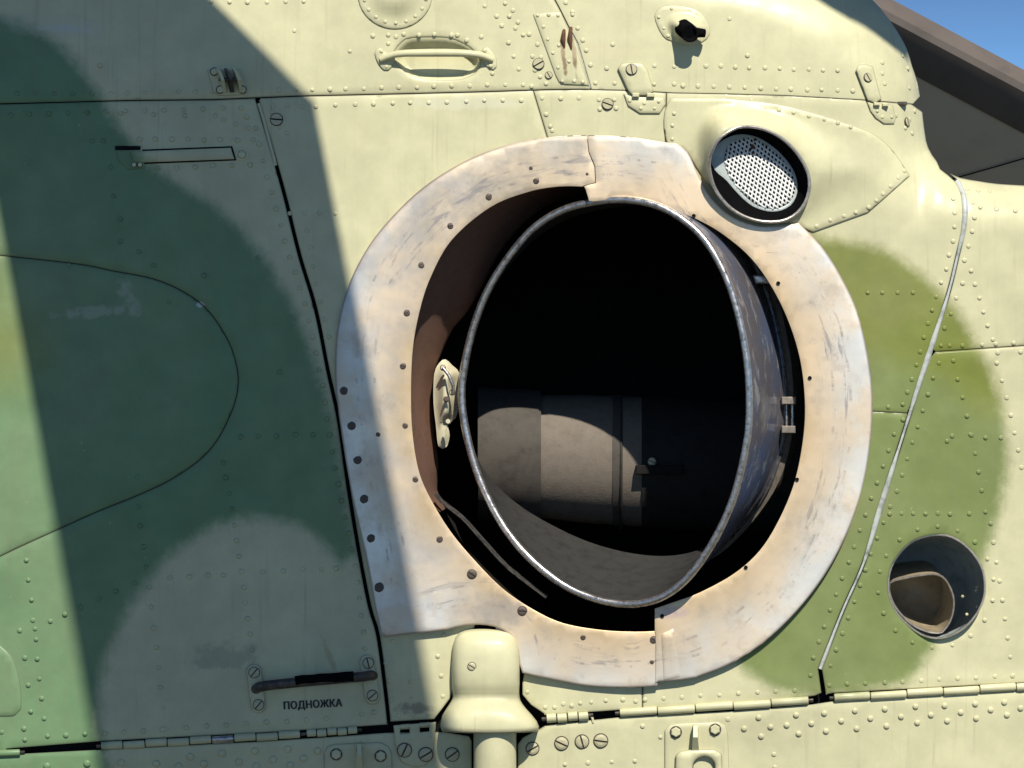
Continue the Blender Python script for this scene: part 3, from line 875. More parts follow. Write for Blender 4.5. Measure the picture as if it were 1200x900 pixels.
rivets(polyrow([(1133, 222), (1143, 245), (1139, 275), (1130, 305)], 17) + polyrow([(1138, 317), (1147, 348), (1158, 385), (1163, 398)], 17) + [(1103, 405), (1113, 405), (1128, 405), (1151, 404), (1167, 403), (1188, 402), (1149, 243), (1168, 245), (1190, 247)] + polyrow([(1133, 226), (1140, 224), (1160, 224)], 12) + polyrow([(1128, 332), (1121, 350), (1107, 385)], 17), Eu)
rivets(polyrow([(1101, 425), (1093, 444), (1081, 482), (1068, 522), (1053, 570), (1040, 603), (1033, 619), (1018, 658), (1003, 700), (988, 740), (980, 761), (974, 780)], 19.5) + polyrow([(1168, 426), (1174, 445), (1184, 486), (1194, 527), (1197, 548)], 20)
       + polyrow([(1117, 423), (1123, 447), (1134, 490), (1143, 530), (1151, 575)], 22) + [(1155, 513), (1173, 513), (1137, 509), (1116, 511), (1110, 602 - 85)] + row(1042, 602, 1113, 602, 6) + [(1136, 602), (1155, 600)] + polyrow([(1161, 614), (1168, 657), (1178, 727), (1187, 792)], 23)
       + row(972, 803, 1187, 792, 11) + [(1097 + 68 * math.cos(t), 688 + 71 * math.sin(t)) for t in np.linspace(-2.6, 3.4, 18)] + row(1170, 404 + 9, 1196, 412, 2), El)
belly_small = [(907, 884), (908, 899), (662, 896), (689, 894), (717, 893), (744, 892), (753, 851), (774, 864), (788, 866), (853, 843)]
rivets(belly_small, Fr)
def rivet_single(x, y, parent, r=4.3):
    V = []; Fc = []
    rivet_geo(x, y, r, 2.4, 0, V, Fc, 10)
    V = np.array(V); gq = np.array([1.0] * 10 + [0.45] * 10 + [0.0] * 11)
    return mesh_obj("rivet", PA(V), Fc, M_PAINT, parent, True, None, camo=np.column_stack([V, gq]))
for x, y in [(142, 894), (183, 895), (223, 887), (260, 883), (299, 880), (337, 878), (239, 895), (280, 893), (320, 890), (356, 889), (209, 898), (300, 898), (340, 897), (102, 895), (55, 898), (372, 880)]:
    rivet_single(x, y, Fl, 4.8)
for x, y in [(872, 854), (889, 841), (933, 838), (966, 836), (1002, 833), (1037, 831), (1073, 828), (1107, 827), (1143, 825), (1177, 823), (903, 852), (922, 850), (951, 848), (986, 845), (1020, 842), (1056, 840), (1091, 838), (1126, 835), (1161, 832), (1196, 830),
             (892, 863), (936, 860), (968, 857), (1004, 854), (1039, 851), (1075, 847), (1110, 845), (1144, 842), (1180, 838)]:
    rivet_single(x, y, Fr, 3.9)

# ================================================================== HEAT SHIELD RING
def soff(x, y):
    do = dist(OUTER, x, y)
    top = np.clip((640 - np.asarray(x, float)) / 250.0, 0, 1) * np.clip((620 - np.asarray(y, float)) / 250.0, 0, 1)
    return 8.5 - 4.5 * top * (1 - np.clip(do / 9.0, 0, 1) ** 0.7) + 0.8 * np.sin(np.asarray(x) * .045 + np.asarray(y) * .03)
def arc_len(x, y):
    a = np.arctan2(y - RC[1], x - RC[0]) - 1.30
    a = np.mod(a, 2 * math.pi)
    return a * 270.0
def spuv(x, y):
    return np.stack([arc_len(x, y), dist(OUTER, x, y), dist(INNER, x, y)], 1)
def split_outer(i0, i1):
    return OUTER[i0:i1 + 1] if i0 <= i1 else OUTER[i0:] + OUTER[:i1 + 1]
def nearest(poly, p):
    return min(range(len(poly)), key=lambda i: (poly[i][0] - p[0]) ** 2 + (poly[i][1] - p[1]) ** 2)
it = nearest(OUTER, (688, 158)); ib = nearest(OUTER, (772, 802))
SHIELD = group_part("heat_shield", "scorched sheet steel ring around the exhaust opening")
left_poly = split_outer(ib, len(OUTER) - 1) + split_outer(0, it) + [(690, 178), (697, 195), (698, 214), (684, 218)] + INL
right_poly = split_outer(it, ib - 1) + [(768, 800), (768, 742)] + [(767, 740), (767, 713)] + INR[::-1] + [(684, 218), (698, 214), (697, 195), (690, 178)]
SL = panel("shield_plate", left_poly, off=soff, th=5, gap=0.4, rnd=0.9, drop=0.35, grid=8, mat=M_SHIELD, parent=SHIELD, puvfn=spuv, step=6, label="left section of the steel ring, partly in shade")
SR = panel("shield_plate", right_poly, off=lambda x, y: soff(x, y) + 1.6, th=5, gap=0.4, rnd=0.9, drop=0.35, grid=8, mat=M_SHIELD, parent=SHIELD, puvfn=spuv, step=6, label="right section of the steel ring in full sun")
panel('shield_strap', [(775, 743), (789, 737), (797, 793), (778, 797)], off=lambda x, y: soff(x, y) + 2.6, th=4, gap=0, rnd=1.0, drop=.6, grid=6, mat=M_SHIELD, parent=SHIELD, puvfn=spuv, step=5)
def sscrew(x, y, r, which, me=None):
    screw(x, y, r, random.uniform(0, 180), which, me or SCREW_D, off=float(soff(x, y)) - 0.2)
for x, y, r in [(628, 212, 3.4), (573, 231, 3.6), (528, 265, 3.4), (622, 197, 2.2), (688, 204, 1.8), (494, 311, 3.4), (477, 367, 3.6), (472, 429, 3.5), (475, 499, 3.2), (443, 509, 2.6), (487, 562, 3.2), (403, 458, 4.2), (412, 499, 4.4), (419, 539, 4.4),
                (427, 585, 4.6), (435, 631, 4.4), (444, 688, 5.2), (515, 632, 3.6), (553, 673, 5.2), (612, 716, 5.2), (683, 747, 3.0), (766, 750, 4.0), (764, 776, 2.4)]:
    sscrew(x, y, r, SL)
def hole_plug(x, y, r, parent):
    # open screw hole: dark recessed dish
    d = float(F(x, y)) - float(soff(x, y)) - 2.2
    ring = lambda q, dd: [(x + q * math.cos(t), y + q * math.sin(t), dd) for t in np.linspace(0, 2 * math.pi, 12, endpoint=False)]
    loft("screw_hole", [ring(r, d - .6), ring(r * .8, d - .4), ring(r * .7, d + .4)], M_GAP, parent, True, True)
for x, y, r in [(711, 212, 3.0), (781, 228, 3.0), (848, 253, 3.4), (900, 290, 3.4), (942, 349, 3.4), (964, 409, 3.4), (969, 472, 3.4), (967, 531, 3.2), (952, 596, 3.2), (920, 654, 3.2), (879, 702, 3.0), (831, 735, 3.0), (813, 765, 2.8), (862, 753, 1.8)]:
    sscrew(x, y, r, SR)
for x, y in [(912, 332), (949, 443), (934, 562), (874, 665), (776, 722), (813, 253)]:
    hole_plug(x, y, 2.4, SR)

# ================================================================== ENGINE BAY AND EXHAUST PIPE
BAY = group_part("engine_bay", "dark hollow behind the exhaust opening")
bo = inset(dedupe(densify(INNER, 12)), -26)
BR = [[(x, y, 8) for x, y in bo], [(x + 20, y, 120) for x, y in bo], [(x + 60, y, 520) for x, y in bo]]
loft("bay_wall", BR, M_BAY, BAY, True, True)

RIM = catmull([(541, 466), (545, 425), (556, 380), (572, 340), (595, 303), (625, 268), (660, 246), (700, 236), (735, 234), (770, 241), (800, 257), (825, 280), (845, 312), (860, 350), (871, 395), (877, 440), (878, 490), (873, 530), (862, 576), (848, 612), (828, 648), (803, 680), (775, 700),
               (742, 708), (705, 704), (668, 690), (635, 667), (605, 637), (580, 600), (560, 556), (547, 510)], True, 6)
RIM = RIM
NR = len(RIM)
TILT = 0.34
def rimring(sx, sy, sc, dd):
    out = []
    f = max(0.0, dd) / 112.0
    for x, y in RIM:
        c = (x - 710) / 170.0; q = (y - 470) / 237.0
        wr = float(sstep(-0.9, 0.55, c)); wb = float(sstep(0.05, 1.0, q))
        out.append((710 + sx * wr + (x - 710) * sc, 470 + sy + (y - 470) * sc - 46 * f * wb, -6 - TILT * (x - 710) + dd))
    return out
PIPE = group_part("exhaust_pipe", "wide sooty exhaust pipe with a rolled steel rim")
def pv(rings):
    out = []
    L = np.cumsum([0] + [math.dist(RIM[i], RIM[i - 1]) for i in range(1, NR)])
    for k, r in enumerate(rings):
        for i in range(NR): out.append((L[i], rings_back[k], 0))
    return out
outer_rings = [rimring(0, 0, 1.0, 0), rimring(5, 0, 1.006, 14), rimring(14, 1, 1.010, 36), rimring(25, 2, 1.010, 62), rimring(35, 2, 1.004, 88), rimring(41, 2, 1.0, 104), rimring(43, 2, 1.0, 112)]
rings_back = [0, .14, .36, .62, .88, 1.04, 1.12]
loft("pipe_skin", outer_rings, M_PIPE, PIPE, True, puv=pv(outer_rings), flip=True, label="heat-blued outer side of the pipe")
tube("rolled_rim", rimring(0, 0, 1.0, 0), 4.6, M_BEAD, PIPE, 10, True)
inr = [rimring(0, 0, 0.990, 2), rimring(13, 1, .988, 38), rimring(34, 2, .985, 92), rimring(48, 2, .982, 132)]
loft("pipe_liner", inr, M_SOOT, PIPE, True)
tube("weld_line", rimring(43, 2, 1.003, 108), 1.6, M_BEAD, PIPE, 6, True)
cl = [rimring(44, 2, 1.003, 112), rimring(48, 2, 1.022, 114), rimring(57, 2, 1.024, 136), rimring(58, 2, 1.0, 138)]
CL = loft("clamp_band", cl, M_CLAMP, PIPE, True, flip=True, sharp=40)
# spring buckle on the clamp
for y0, y1 in ((465, 474), (499, 508)):
    box("clamp_lug", 916, y0, 933, y1, 20, 62, M_CLAMP, PIPE)
tube("clamp_bolt", [(929, 468, 36), (929, 505, 36)], 2.2, M_BEAD, PIPE, 8)
tube("clamp_bolt", [(922, 470, 34), (922, 503, 34)], 1.6, M_BEAD, PIPE, 8)
box("pipe_bracket", 886, 322, 905, 332, 10, 30, M_BEAD, BAY, bev=2, skew=-4)

# engine fairing seen deep inside the pipe
CY = []
for x, rr in [(520, 66), (560, 70), (610, 73), (640, 75), (700, 76), (760, 76), (800, 75), (860, 73), (930, 66)]:
    CY.append([(x + 40, 540 + (x - 690) * 0.05 + rr * math.cos(t), 268 - rr * math.sin(t)) for t in np.linspace(0, 2 * math.pi, 36, endpoint=False)])
loft("engine_fairing", CY, M_DUST, BAY, True, flip=True, label="dusty round fairing lit by the sun deep inside the pipe")
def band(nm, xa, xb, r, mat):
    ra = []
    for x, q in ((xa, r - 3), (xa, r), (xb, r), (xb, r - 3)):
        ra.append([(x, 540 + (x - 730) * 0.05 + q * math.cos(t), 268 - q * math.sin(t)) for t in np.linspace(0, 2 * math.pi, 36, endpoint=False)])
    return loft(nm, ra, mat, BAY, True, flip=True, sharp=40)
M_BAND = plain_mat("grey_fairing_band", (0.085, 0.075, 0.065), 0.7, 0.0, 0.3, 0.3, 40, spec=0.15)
band("fairing_dark_band", 560, 634, 78, M_BAND); band("fairing_dark_band", 718, 728, 77, M_BAND); band("fairing_dark_band", 752, 960, 78, plain_mat("shaded_fairing_end", (0.03, 0.028, 0.026), 0.75, 0.0, 0.3, 0.3, 40, spec=0.1))  # narrow band stands for a strut's shadow; the right end is painted shade
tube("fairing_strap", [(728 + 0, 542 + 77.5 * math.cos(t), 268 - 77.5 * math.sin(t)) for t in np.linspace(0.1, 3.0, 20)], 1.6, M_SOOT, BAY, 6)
box("fairing_bracket", 745, 545, 800, 556, 180, 210, M_BAY, BAY)
screw(764, 541, 5, 20, BAY, SCREW, off=-186, name="fairing_bolt")

# brown heat blanket on the left wall of the opening
fr = catmull([(715, 212), (690, 210), (640, 214), (575, 236), (522, 278), (494, 330), (480, 400), (476, 470), (484, 540), (502, 588), (516, 600)], False, 12)
bk = catmull([(735, 220), (697, 224), (655, 234), (618, 258), (588, 293), (566, 334), (556, 352), (546, 368), (531, 384), (512, 428), (507, 460), (510, 510), (514, 545), (512, 575), (522, 596)], False, 12)
def resample(line, n):
    p = np.array(line); L = np.concatenate([[0], np.cumsum(np.linalg.norm(np.diff(p, axis=0), axis=1))])
    return [(float(np.interp(s, L, p[:, 0])), float(np.interp(s, L, p[:, 1]))) for s in np.linspace(0, L[-1], n)]
fr = resample(fr, 60); bk = resample(bk, 60)
rgs = []
for q, dd in [(0, 4), (0.10, 26), (0.35, 52), (0.7, 84), (0.94, 104), (1.0, 112), (1.0, 120)]:
    rgs.append([(a[0] + (b[0] - a[0]) * q, a[1] + (b[1] - a[1]) * q, dd) for a, b in zip(fr, bk)])
loft("heat_blanket", rgs, M_BROWN, BAY, False, flip=True, label="brown heat blanket lining the left side of the opening")
lip = catmull([(508, 580), (516, 589), (540, 608), (559, 629), (588, 661), (607, 677), (639, 701)], False, 8)
v = []; f = []
for i, (x, y) in enumerate(lip):
    v += [(x, y, 18), (x + 1.8, y + 1.4, 16), (x + 4, y - 3, 44)]
    if i:
        a = (i - 1) * 3
        f += [(a, a + 3, a + 4, a + 1), (a, a + 2, a + 5, a + 3)]
mesh_obj("blanket_lip", PA(np.array(v, float)), f, M_BEAD, BAY, True)
# pale cap behind the blanket
capp = catmull([(509, 438), (515, 425), (522, 421), (530, 428), (538, 437), (536, 455), (538, 470), (534, 490), (525, 497), (527, 510), (523, 524), (514, 523), (511, 500), (508, 470)], True, 4)
panel("engine_cap", capp, off=lambda x, y: -78 + 26 * sstep(0, 16, sdist(capp, x, y)) + (520 - x) * 0.4, th=30, gap=0, rnd=1.2, drop=.5, grid=3.5, step=3, depth=lambda x, y: np.zeros_like(x), mat=M_CAP, parent=BAY, label="cream cap behind the brown blanket")
tube("cap_rod", [(519, 431, 46), (526, 440, 44), (531, 452, 44), (531, 463, 47)], 2.0, M_BEAD, BAY, 8)
for x, y in ((519, 431), (530, 460), (523, 468), (525, 494)):
    hexbolt(x, y, 3.0, BAY, off=-50, mat=M_DARKSCREW if y == 468 else M_CAP)

# ================================================================== AIR VENT WITH WIRE MESH
def fairoff(x, y): return 3.0 + FAIRH(x, y)
flange = catmull([(783, 172), (778, 150), (779, 130), (786, 114.5)], False, 8) + [(850, 115)] + catmull([(850, 115), (917, 123), (1000, 147), (1030, 161), (1050, 181), (1066, 206)], False, 8)[1:] + [(1017, 249), (953, 272), (925, 262), (890, 262), (850, 240), (826, 212), (806, 180)]
AV = group_part("air_vent", "round air vent with a white wire mesh beside the exhaust")
FR = panel("vent_fairing", flange, [VRIM], off=fairoff, th=14, gap=0, rnd=2, drop=1.5, grid=6, step=6, parent=AV)
rivets([(897, 128), (913, 129), (930, 132), (948, 136), (966, 140), (982, 144), (997, 149), (790, 133), (788, 147), (788, 163)] + [(957, 265), (973, 258), (989, 253), (1003, 249), (1018, 243), (1027, 235), (1035, 227), (1044, 218), (1053, 208), (1060, 200)], FR, r=2.8, h=1.5, offfn=lambda x, y: 3.0 + float(FAIRH(x, y)))
SCRO = catmull([(833, 186), (842, 168), (862, 158), (882, 159), (899, 167), (917, 182), (930, 200), (935, 218), (931, 235), (920, 245), (902, 248), (881, 241), (864, 226), (850, 210), (838, 200)], True, 5)
SCRI = catmull([(849, 187), (853, 172), (863, 164), (880, 162), (897, 170), (915, 185), (928, 202), (932, 218), (928, 233), (918, 242), (902, 245), (883, 238), (867, 223), (855, 207)], True, 5)
def res_closed(poly, n):
    p = np.array(list(poly) + [poly[0]]); L = np.concatenate([[0], np.cumsum(np.linalg.norm(np.diff(p, axis=0), axis=1))])
    q = [(float(np.interp(s, L, p[:, 0])), float(np.interp(s, L, p[:, 1]))) for s in np.linspace(0, L[-1], n, endpoint=False)]
    return q
def by_angle(poly, c, n=56):
    out = []
    p = np.array(poly) - c
    for k in range(n):
        a = 2 * math.pi * k / n
        dx, dy = math.cos(a), math.sin(a); best = 1
        for i in range(len(p)):
            A0, B0 = p[i], p[(i + 1) % len(p)]; e = B0 - A0
            den = dx * e[1] - dy * e[0]
            if abs(den) < 1e-9: continue
            t = (A0[0] * e[1] - A0[1] * e[0]) / den; s = (A0[0] * dy - A0[1] * dx) / den
            if t > 0 and -1e-6 <= s <= 1 + 1e-6: best = max(best, t)
        out.append((c[0] + best * dx, c[1] + best * dy))
    return out
vc = (890, 204)
vr = by_angle(VRIM, vc); so_ = by_angle(SCRO, vc); si_ = by_angle(SCRI, vc)
def vdepth(x, y): return float(F(x, y)) - 3.0 - float(FAIRH(x, y))
vd = [vdepth(x, y) for x, y in vr]
vdm = -30.0
vd = [0.5 * d + 0.5 * (vdm + 4 + (x - 890) * 0.22) for d, (x, y) in zip(vd, vr)]
def SD(x): return -4.0 + (x - 890) * 0.16
tube("vent_rim", [(x, y, d - 2) for (x, y), d in zip(vr, vd)], 2.0, M_RIM, AV, 8, True)
loft("vent_collar", [[(x, y, d - 2) for (x, y), d in zip(vr, vd)], [(vc[0] + (x - vc[0]) * 1.03, vc[1] + (y - vc[1]) * 1.03, d + 26) for (x, y), d in zip(vr, vd)]], M_STEEL, AV, True, flip=True)
loft("vent_duct", [[(x, y, d - 1) for (x, y), d in zip(vr, vd)], [(a[0] * .96 + b[0] * .04, a[1] * .96 + b[1] * .04, d + 6) for a, b, d in zip(vr, so_, vd)], [(x, y, SD(x) + 0.5) for x, y in so_]], M_BLACK, AV, True)
loft("screen_frame", [[(x, y, SD(x)) for x, y in so_], [(a[0] * .1 + b[0] * .9, a[1] * .1 + b[1] * .9, SD(b[0]) - 1) for a, b in zip(so_, si_)], [(x, y, SD(x) + 2) for x, y in si_]], plain_mat("pale_blue_frame_paint", (0.42, 0.47, 0.46), 0.4), AV, True)
loft("vent_back", [[(x, y, SD(x) + 3) for x, y in si_], [(x, y, SD(x) + 30) for x, y in si_]], M_GAP, AV, True, True)
V = []; Fc = []
sic = inset(SCRI, -0.6)
for ang in (math.radians(38), math.radians(100)):
    dx, dy = math.cos(ang), math.sin(ang); nx, ny = -dy, dx
    for k in range(-16, 17):
        cx, cy = 890 + nx * k * 4.55, 204 + ny * k * 4.55
        ts = np.linspace(-70, 70, 281)
        ins = inside(sic, cx + dx * ts, cy + dy * ts)
        if not ins.any(): continue
        t0, t1 = ts[ins].min(), ts[ins].max()
        if t1 - t0 < 4: continue
        nseg = max(2, int((t1 - t0) / 5))
        path = [(cx + dx * t, cy + dy * t, SD(cx + dx * t) + 0.7 * math.sin(t * 0.69 + k * math.pi)) for t in np.linspace(t0, t1, nseg)]
        v_, f_ = tube_geo(path, 1.22, 5, False)
        b0 = len(V); V += v_; Fc += [tuple(b0 + i for i in q) for q in f_]
mesh_obj("mesh_screen", PA(np.array(V)), Fc, M_MESH, AV, True, "white woven wire mesh", kind="stuff")
V = []; Fc = []
for _ in range(9):
    x, y = 882 + random.gauss(0, 3.2), 172 + random.gauss(0, 4)
    s = len(V)
    for k in range(6): V.append((x + 2.2 * math.cos(k) * random.uniform(.6, 1), y + 2.4 * math.sin(k) * random.uniform(.6, 1), SD(x) - 1.2))
    V.append((x, y, SD(x) - 2.2))
    for k in range(6): Fc.append((s + k, s + (k + 1) % 6, s + 6))
mesh_obj("rust_blot", PA(np.array(V)), Fc, M_RUST, AV, True)

# ================================================================== GRAB HANDLE ON THE COWL
GH = group_part("grab_handle", "cream tubular grab handle across a shallow pocket")
def pock(x, y): return F(x, y) + 11 * sstep(-1, np.interp(y, [50, 80], [18.0, 4.5]), sdist(POCKET, x, y)) + 1.6
panel("handle_pocket", inset(POCKET, -3), off=0, depth=pock, th=3, gap=0, rnd=1.0, drop=0, grid=2.4, step=3, parent=GH)
hp = catmull([(446, 70), (453, 67), (462, 64), (474, 62.5), (500, 62), (530, 62), (552, 63), (566, 65.5), (577, 70)], False, 5)
ho = [2, 5, 10, 14]
n = len(hp)
tube("handle_tube", [(x, y, float(F(x, y)) - 2 - 7 * float(sstep(440, 470, x)) * float(sstep(582, 556, x) if False else 1 - sstep(556, 582, x))) for x, y in hp], [3.6 + 1.2 * math.sin(math.pi * i / (n - 1)) for i in range(n)], M_PAINT, GH, 12, camo=True)
for pts in ([(439, 62), (441, 57), (446, 56), (456, 64), (463, 67), (461, 75), (455, 82), (450, 82), (443, 74)], [(563, 66), (565, 57), (570, 55), (577, 60), (582, 68), (582, 78), (578, 82), (572, 79), (566, 73)]):
    panel("handle_flange", catmull(pts, True, 4), off=2.2, th=3, gap=0, rnd=1.2, drop=.8, grid=5, step=3, parent=GH)
rivets([(447, 60), (453, 78), (568, 59), (575, 77)], GH, r=2.6, off=2.2)

# ---- oval cover, patches, latches on the cowl
CV = panel("oval_cover", ell(463, -8, 44, 42, 40), off=lambda x, y: 2.0 + 7 * sstep(10, 34, sdist(ell(463, -8, 44, 42, 40), x, y)), th=4, gap=0, rnd=1.4, drop=1, grid=6, step=5)
rivets([(463 + 37 * math.cos(t), -8 + 35 * math.sin(t)) for t in np.linspace(0.2, 2.9, 9)], CV, r=2.4, off=2)
PT = panel("patch_plate", [(625, 17), (640, 14), (657, 14), (664, 30), (672, 48), (690, 100), (662, 99), (655, 96), (651, 88)], off=2.0, th=3, gap=0, rnd=1.4, drop=1, grid=7, step=5, label="riveted patch plate with two rusty lugs")
rivets([(630, 18), (643, 17), (654, 18), (637, 31), (642, 46), (648, 62), (654, 79), (659, 95), (673, 95), (683, 96), (667, 72), (655, 53)], PT, r=2.5, off=2)
for x0, y0, x1, y1 in ((658, 35, 664, 52), (666, 32, 672, 54)):
    b = tube("rusty_lug", [(x0 + 3, y0, float(F(x0, y0)) - 1), (x0 + 2, (y0 + y1) / 2, float(F(x0, y0)) - 6), (x1 - 2.5, y1 + 6, float(F(x0, y1)) - 1)], [2.0, 2.8, 1.0], M_RUST, PT, 8)
def latch(tongue, plate, scr, label, slots, holes=()):
    g = group_part("panel_latch", label)
    a = panel("latch_plate", plate, off=2.6, th=4, gap=0, rnd=1.4, drop=1.1, grid=6, step=4, parent=g)
    b = panel("latch_tongue", tongue, off=5.0, th=7, gap=0, rnd=1.8, drop=1.6, grid=6, step=4, parent=g)
    screw(scr[0], scr[1], scr[2], scr[3], g, SCREW_F, off=5.2)
    for x0, y0, x1, y1 in slots: box("latch_knuckle", x0, y0, x1, y1, float(F(x0, y0)) - 6.5, float(F(x0, y0)) + 2, M_CREAMP, g)
    rivets(holes, g, r=2.4, off=2.6)
    return g
latch([(724, 80), (728, 74), (738, 73), (753, 74), (759, 82), (766, 107), (758, 112), (741, 112), (736, 106)], [(731, 110), (742, 113), (778, 114), (780, 122), (773, 133), (750, 133), (736, 124)], (740, 81.5, 6, 80), "cream latch left of the two on the cowl seam", [(741, 109, 749, 114), (758, 109, 767, 114)], [(738, 118), (755, 121), (772, 119), (751, 127), (767, 127)])
latch([(1003, 82), (1006, 76), (1014, 75), (1023, 78), (1026, 90), (1033, 116), (1025, 121), (1017, 118), (1010, 100)], [(1016, 119), (1030, 121), (1046, 123), (1050, 138), (1048, 145), (1036, 145), (1026, 138), (1020, 130)], (1017, 91, 5, 60), "cream latch near the rounded end of the cowl", [(1024, 120, 1031, 124), (1034, 121, 1041, 125)], [(1034, 137), (1045, 137), (1028, 130)])
box("latch_stub", 1046, 119, 1063, 123.5, float(F(1055, 120)) - 3, float(F(1055, 120)) + 4, M_STEEL, HELI)
# quarter-turn fasteners
for x, y, r, a, pr in ((712, 122, 6.2, 20, Dm), (631, 75, 6.2, 150, A), (643, 88, 4, 60, A), (324, 140, 6.8, 5, Dl), (1063, 143, 5, 70, Dr)):
    screw(x, y, r, a, pr, SCREW_F, off=0.6, name="quarter_turn_fastener")

# ---- hooded pipe stub on the cowl
HD = group_part("hooded_pipe", "short black pipe under a teardrop hood on the cowl")
hood = catmull([(767, 18), (775, 8), (795, 6), (818, 12), (830, 26), (832, 40), (822, 50), (805, 53), (790, 49), (781, 46), (773, 36)], True, 5)
inner_h = catmull([(782, 24), (790, 17), (808, 17), (822, 25), (828, 36), (820, 42), (800, 47), (790, 45), (784, 36)], True, 5)
def hoff(x, y): return 1.8 + 17 * sstep(-1, 13, sdist(inner_h, x, y)) 
panel("hood", hood, off=hoff, th=4, gap=0, rnd=1.2, drop=1, grid=3.5, step=4, parent=HD)
pd = float(F(805, 40))
tube("pipe_stub", [(800, 32, pd - 8), (806, 37, pd - 18), (809, 39.5, pd - 25)], 10.5, M_BLACK, HD, 18)
loft("pipe_bore", [[(809 + 0 + r * math.cos(t), 39.5 + r * math.sin(t), dd) for t in np.linspace(0, 2 * math.pi, 18, endpoint=False)] for r, dd in ((10.2, pd - 26), (7.6, pd - 27), (6.5, pd - 24), (4, pd - 21))], M_BLACK, HD, True, True)
tube("pipe_stub", [(815, 38, pd - 14), (826, 39, pd - 17)], [6, 5], M_BLACK, HD, 12)
rivets([(772, 20), (778, 33), (783, 42), (787, 10)], HD, r=2.4, off=1.8)

# ================================================================== DOOR FITTINGS
BK = group_part("lug_bracket", "small bracket with two lugs above the door seam")
panel("bracket_plate", [(243, 82), (280, 81), (284, 90), (291, 107), (286, 111), (256, 112), (250, 108)], off=2.6, th=4, gap=0, rnd=1.2, drop=1, grid=6, step=4, parent=BK)
for x in (259, 268.5, 278):
    d = float(F(x, 95))
    V = []
    for dx in (0, 3.2):
        V += [(x + dx, 109, d - 1), (x + dx - 6, 82, d - 1), (x + dx - 6, 80, d - 14), (x + dx - 3, 84, d - 21), (x + dx + 1, 94, d - 20), (x + dx + 3, 108, d - 6)]
    f = [tuple(range(6)), tuple(range(6, 12))[::-1]] + [(i, 6 + i, 6 + (i + 1) % 6, (i + 1) % 6) for i in range(6)]
    mesh_obj("lug", PA(np.array(V, float)), f, M_STEEL if x == 268.5 else M_CREAMP, BK, False)
for x, y in ((251, 84), (258, 105), (284, 105)): hexbolt(x, y, 4.2, BK, off=3)
tube("bracket_pin", [(256, 93, float(F(262, 93)) - 12), (281, 93, float(F(280, 93)) - 12)], 2.2, M_STEEL, BK, 8)

ST = group_part("strip_catch", "flat strip catch on the door with a round button")
panel("catch_recess", [(134, 171), (166, 170), (170, 197), (150, 199), (138, 188)], off=0.9, th=2, gap=0, rnd=1, drop=.5, grid=8, step=6, parent=ST)
box('catch_slit', 135, 171, 165, 176, float(F(150, 173)) - 1.6, float(F(150, 173)) + 2, M_GAP, ST, bev=.4)
panel("catch_bar", [(152, 177), (271, 172.5), (275.5, 187), (156, 191.5)], off=3.6, th=6, gap=0.5, rnd=1.2, drop=.8, grid=8, step=6, parent=ST)
panel("catch_shadow_gap", [(150.5, 175.8), (272.2, 171.2), (277, 188), (154.5, 192.8)], off=0.5, th=1, gap=0, rnd=1, drop=0, grid=10, step=6, mat=M_GAP, parent=ST)
for x, y in ((157, 193), (164, 193)): hexbolt(x, y, 2.6, ST, off=2)
loft("catch_button", [[(283.5 + r * math.cos(t), 181 + r * math.sin(t), float(F(283, 181)) - o) for t in np.linspace(0, 2 * math.pi, 20, endpoint=False)] for r, o in ((7.2, -1), (7.2, 1.2), (5.6, 1.4), (5.2, -.5), (4.6, -.5), (4.2, 1.8), (2.5, 2.6))], M_CREAMP, ST, True, True, sharp=40)

# corner hatch at the left edge
HT = panel("corner_hatch", [(-60, 745), (-20, 748)] + catmull([(0, 756), (14, 770), (22, 792), (25, 815), (24, 832), (17, 839), (0, 840)], False, 5) + [(-60, 843)], off=1.8, th=4, gap=0, rnd=2, drop=1.6, grid=8, step=5, label="rounded hatch at the left edge of the photo")

# step handle with stencil
SH = group_part("step_handle", "dark worn step bar on two screwed flanges")
for (x0, y0, x1, y1) in ((297.5, 787, 302.5, 827), (430, 776, 436.5, 817)):
    panel("step_flange", capsule(x0, y0, x1, y1, 8.6), off=4.6, th=5, gap=0, rnd=1.4, drop=1.1, grid=6, step=3.5, parent=SH)
for x, y, a in ((298, 788, 130), (303, 826, 130), (431.5, 777, 75), (436.5, 815, 140)):
    screw(x, y, 6.0, a, SH, SCREW, off=4.6)
bp = catmull([(299, 808, 0), (304, 805, 14), (312, 803.5, 20), (350, 799.5, 24), (390, 796, 24), (425, 793, 20), (434, 791.5, 14), (437, 792, 0)], False, 6)
tube("step_bar", [(x, y, float(F(x, y)) - o) for x, y, o in bp], 6.0, M_STEEL, SH, 14)
tube("grip_sleeve", [(x, y - 1.6, float(F(x, y)) - 25.5) for x, y in row(346, 799.6, 414, 793.8, 8)], 6.0, M_BLACK, SH, 14)

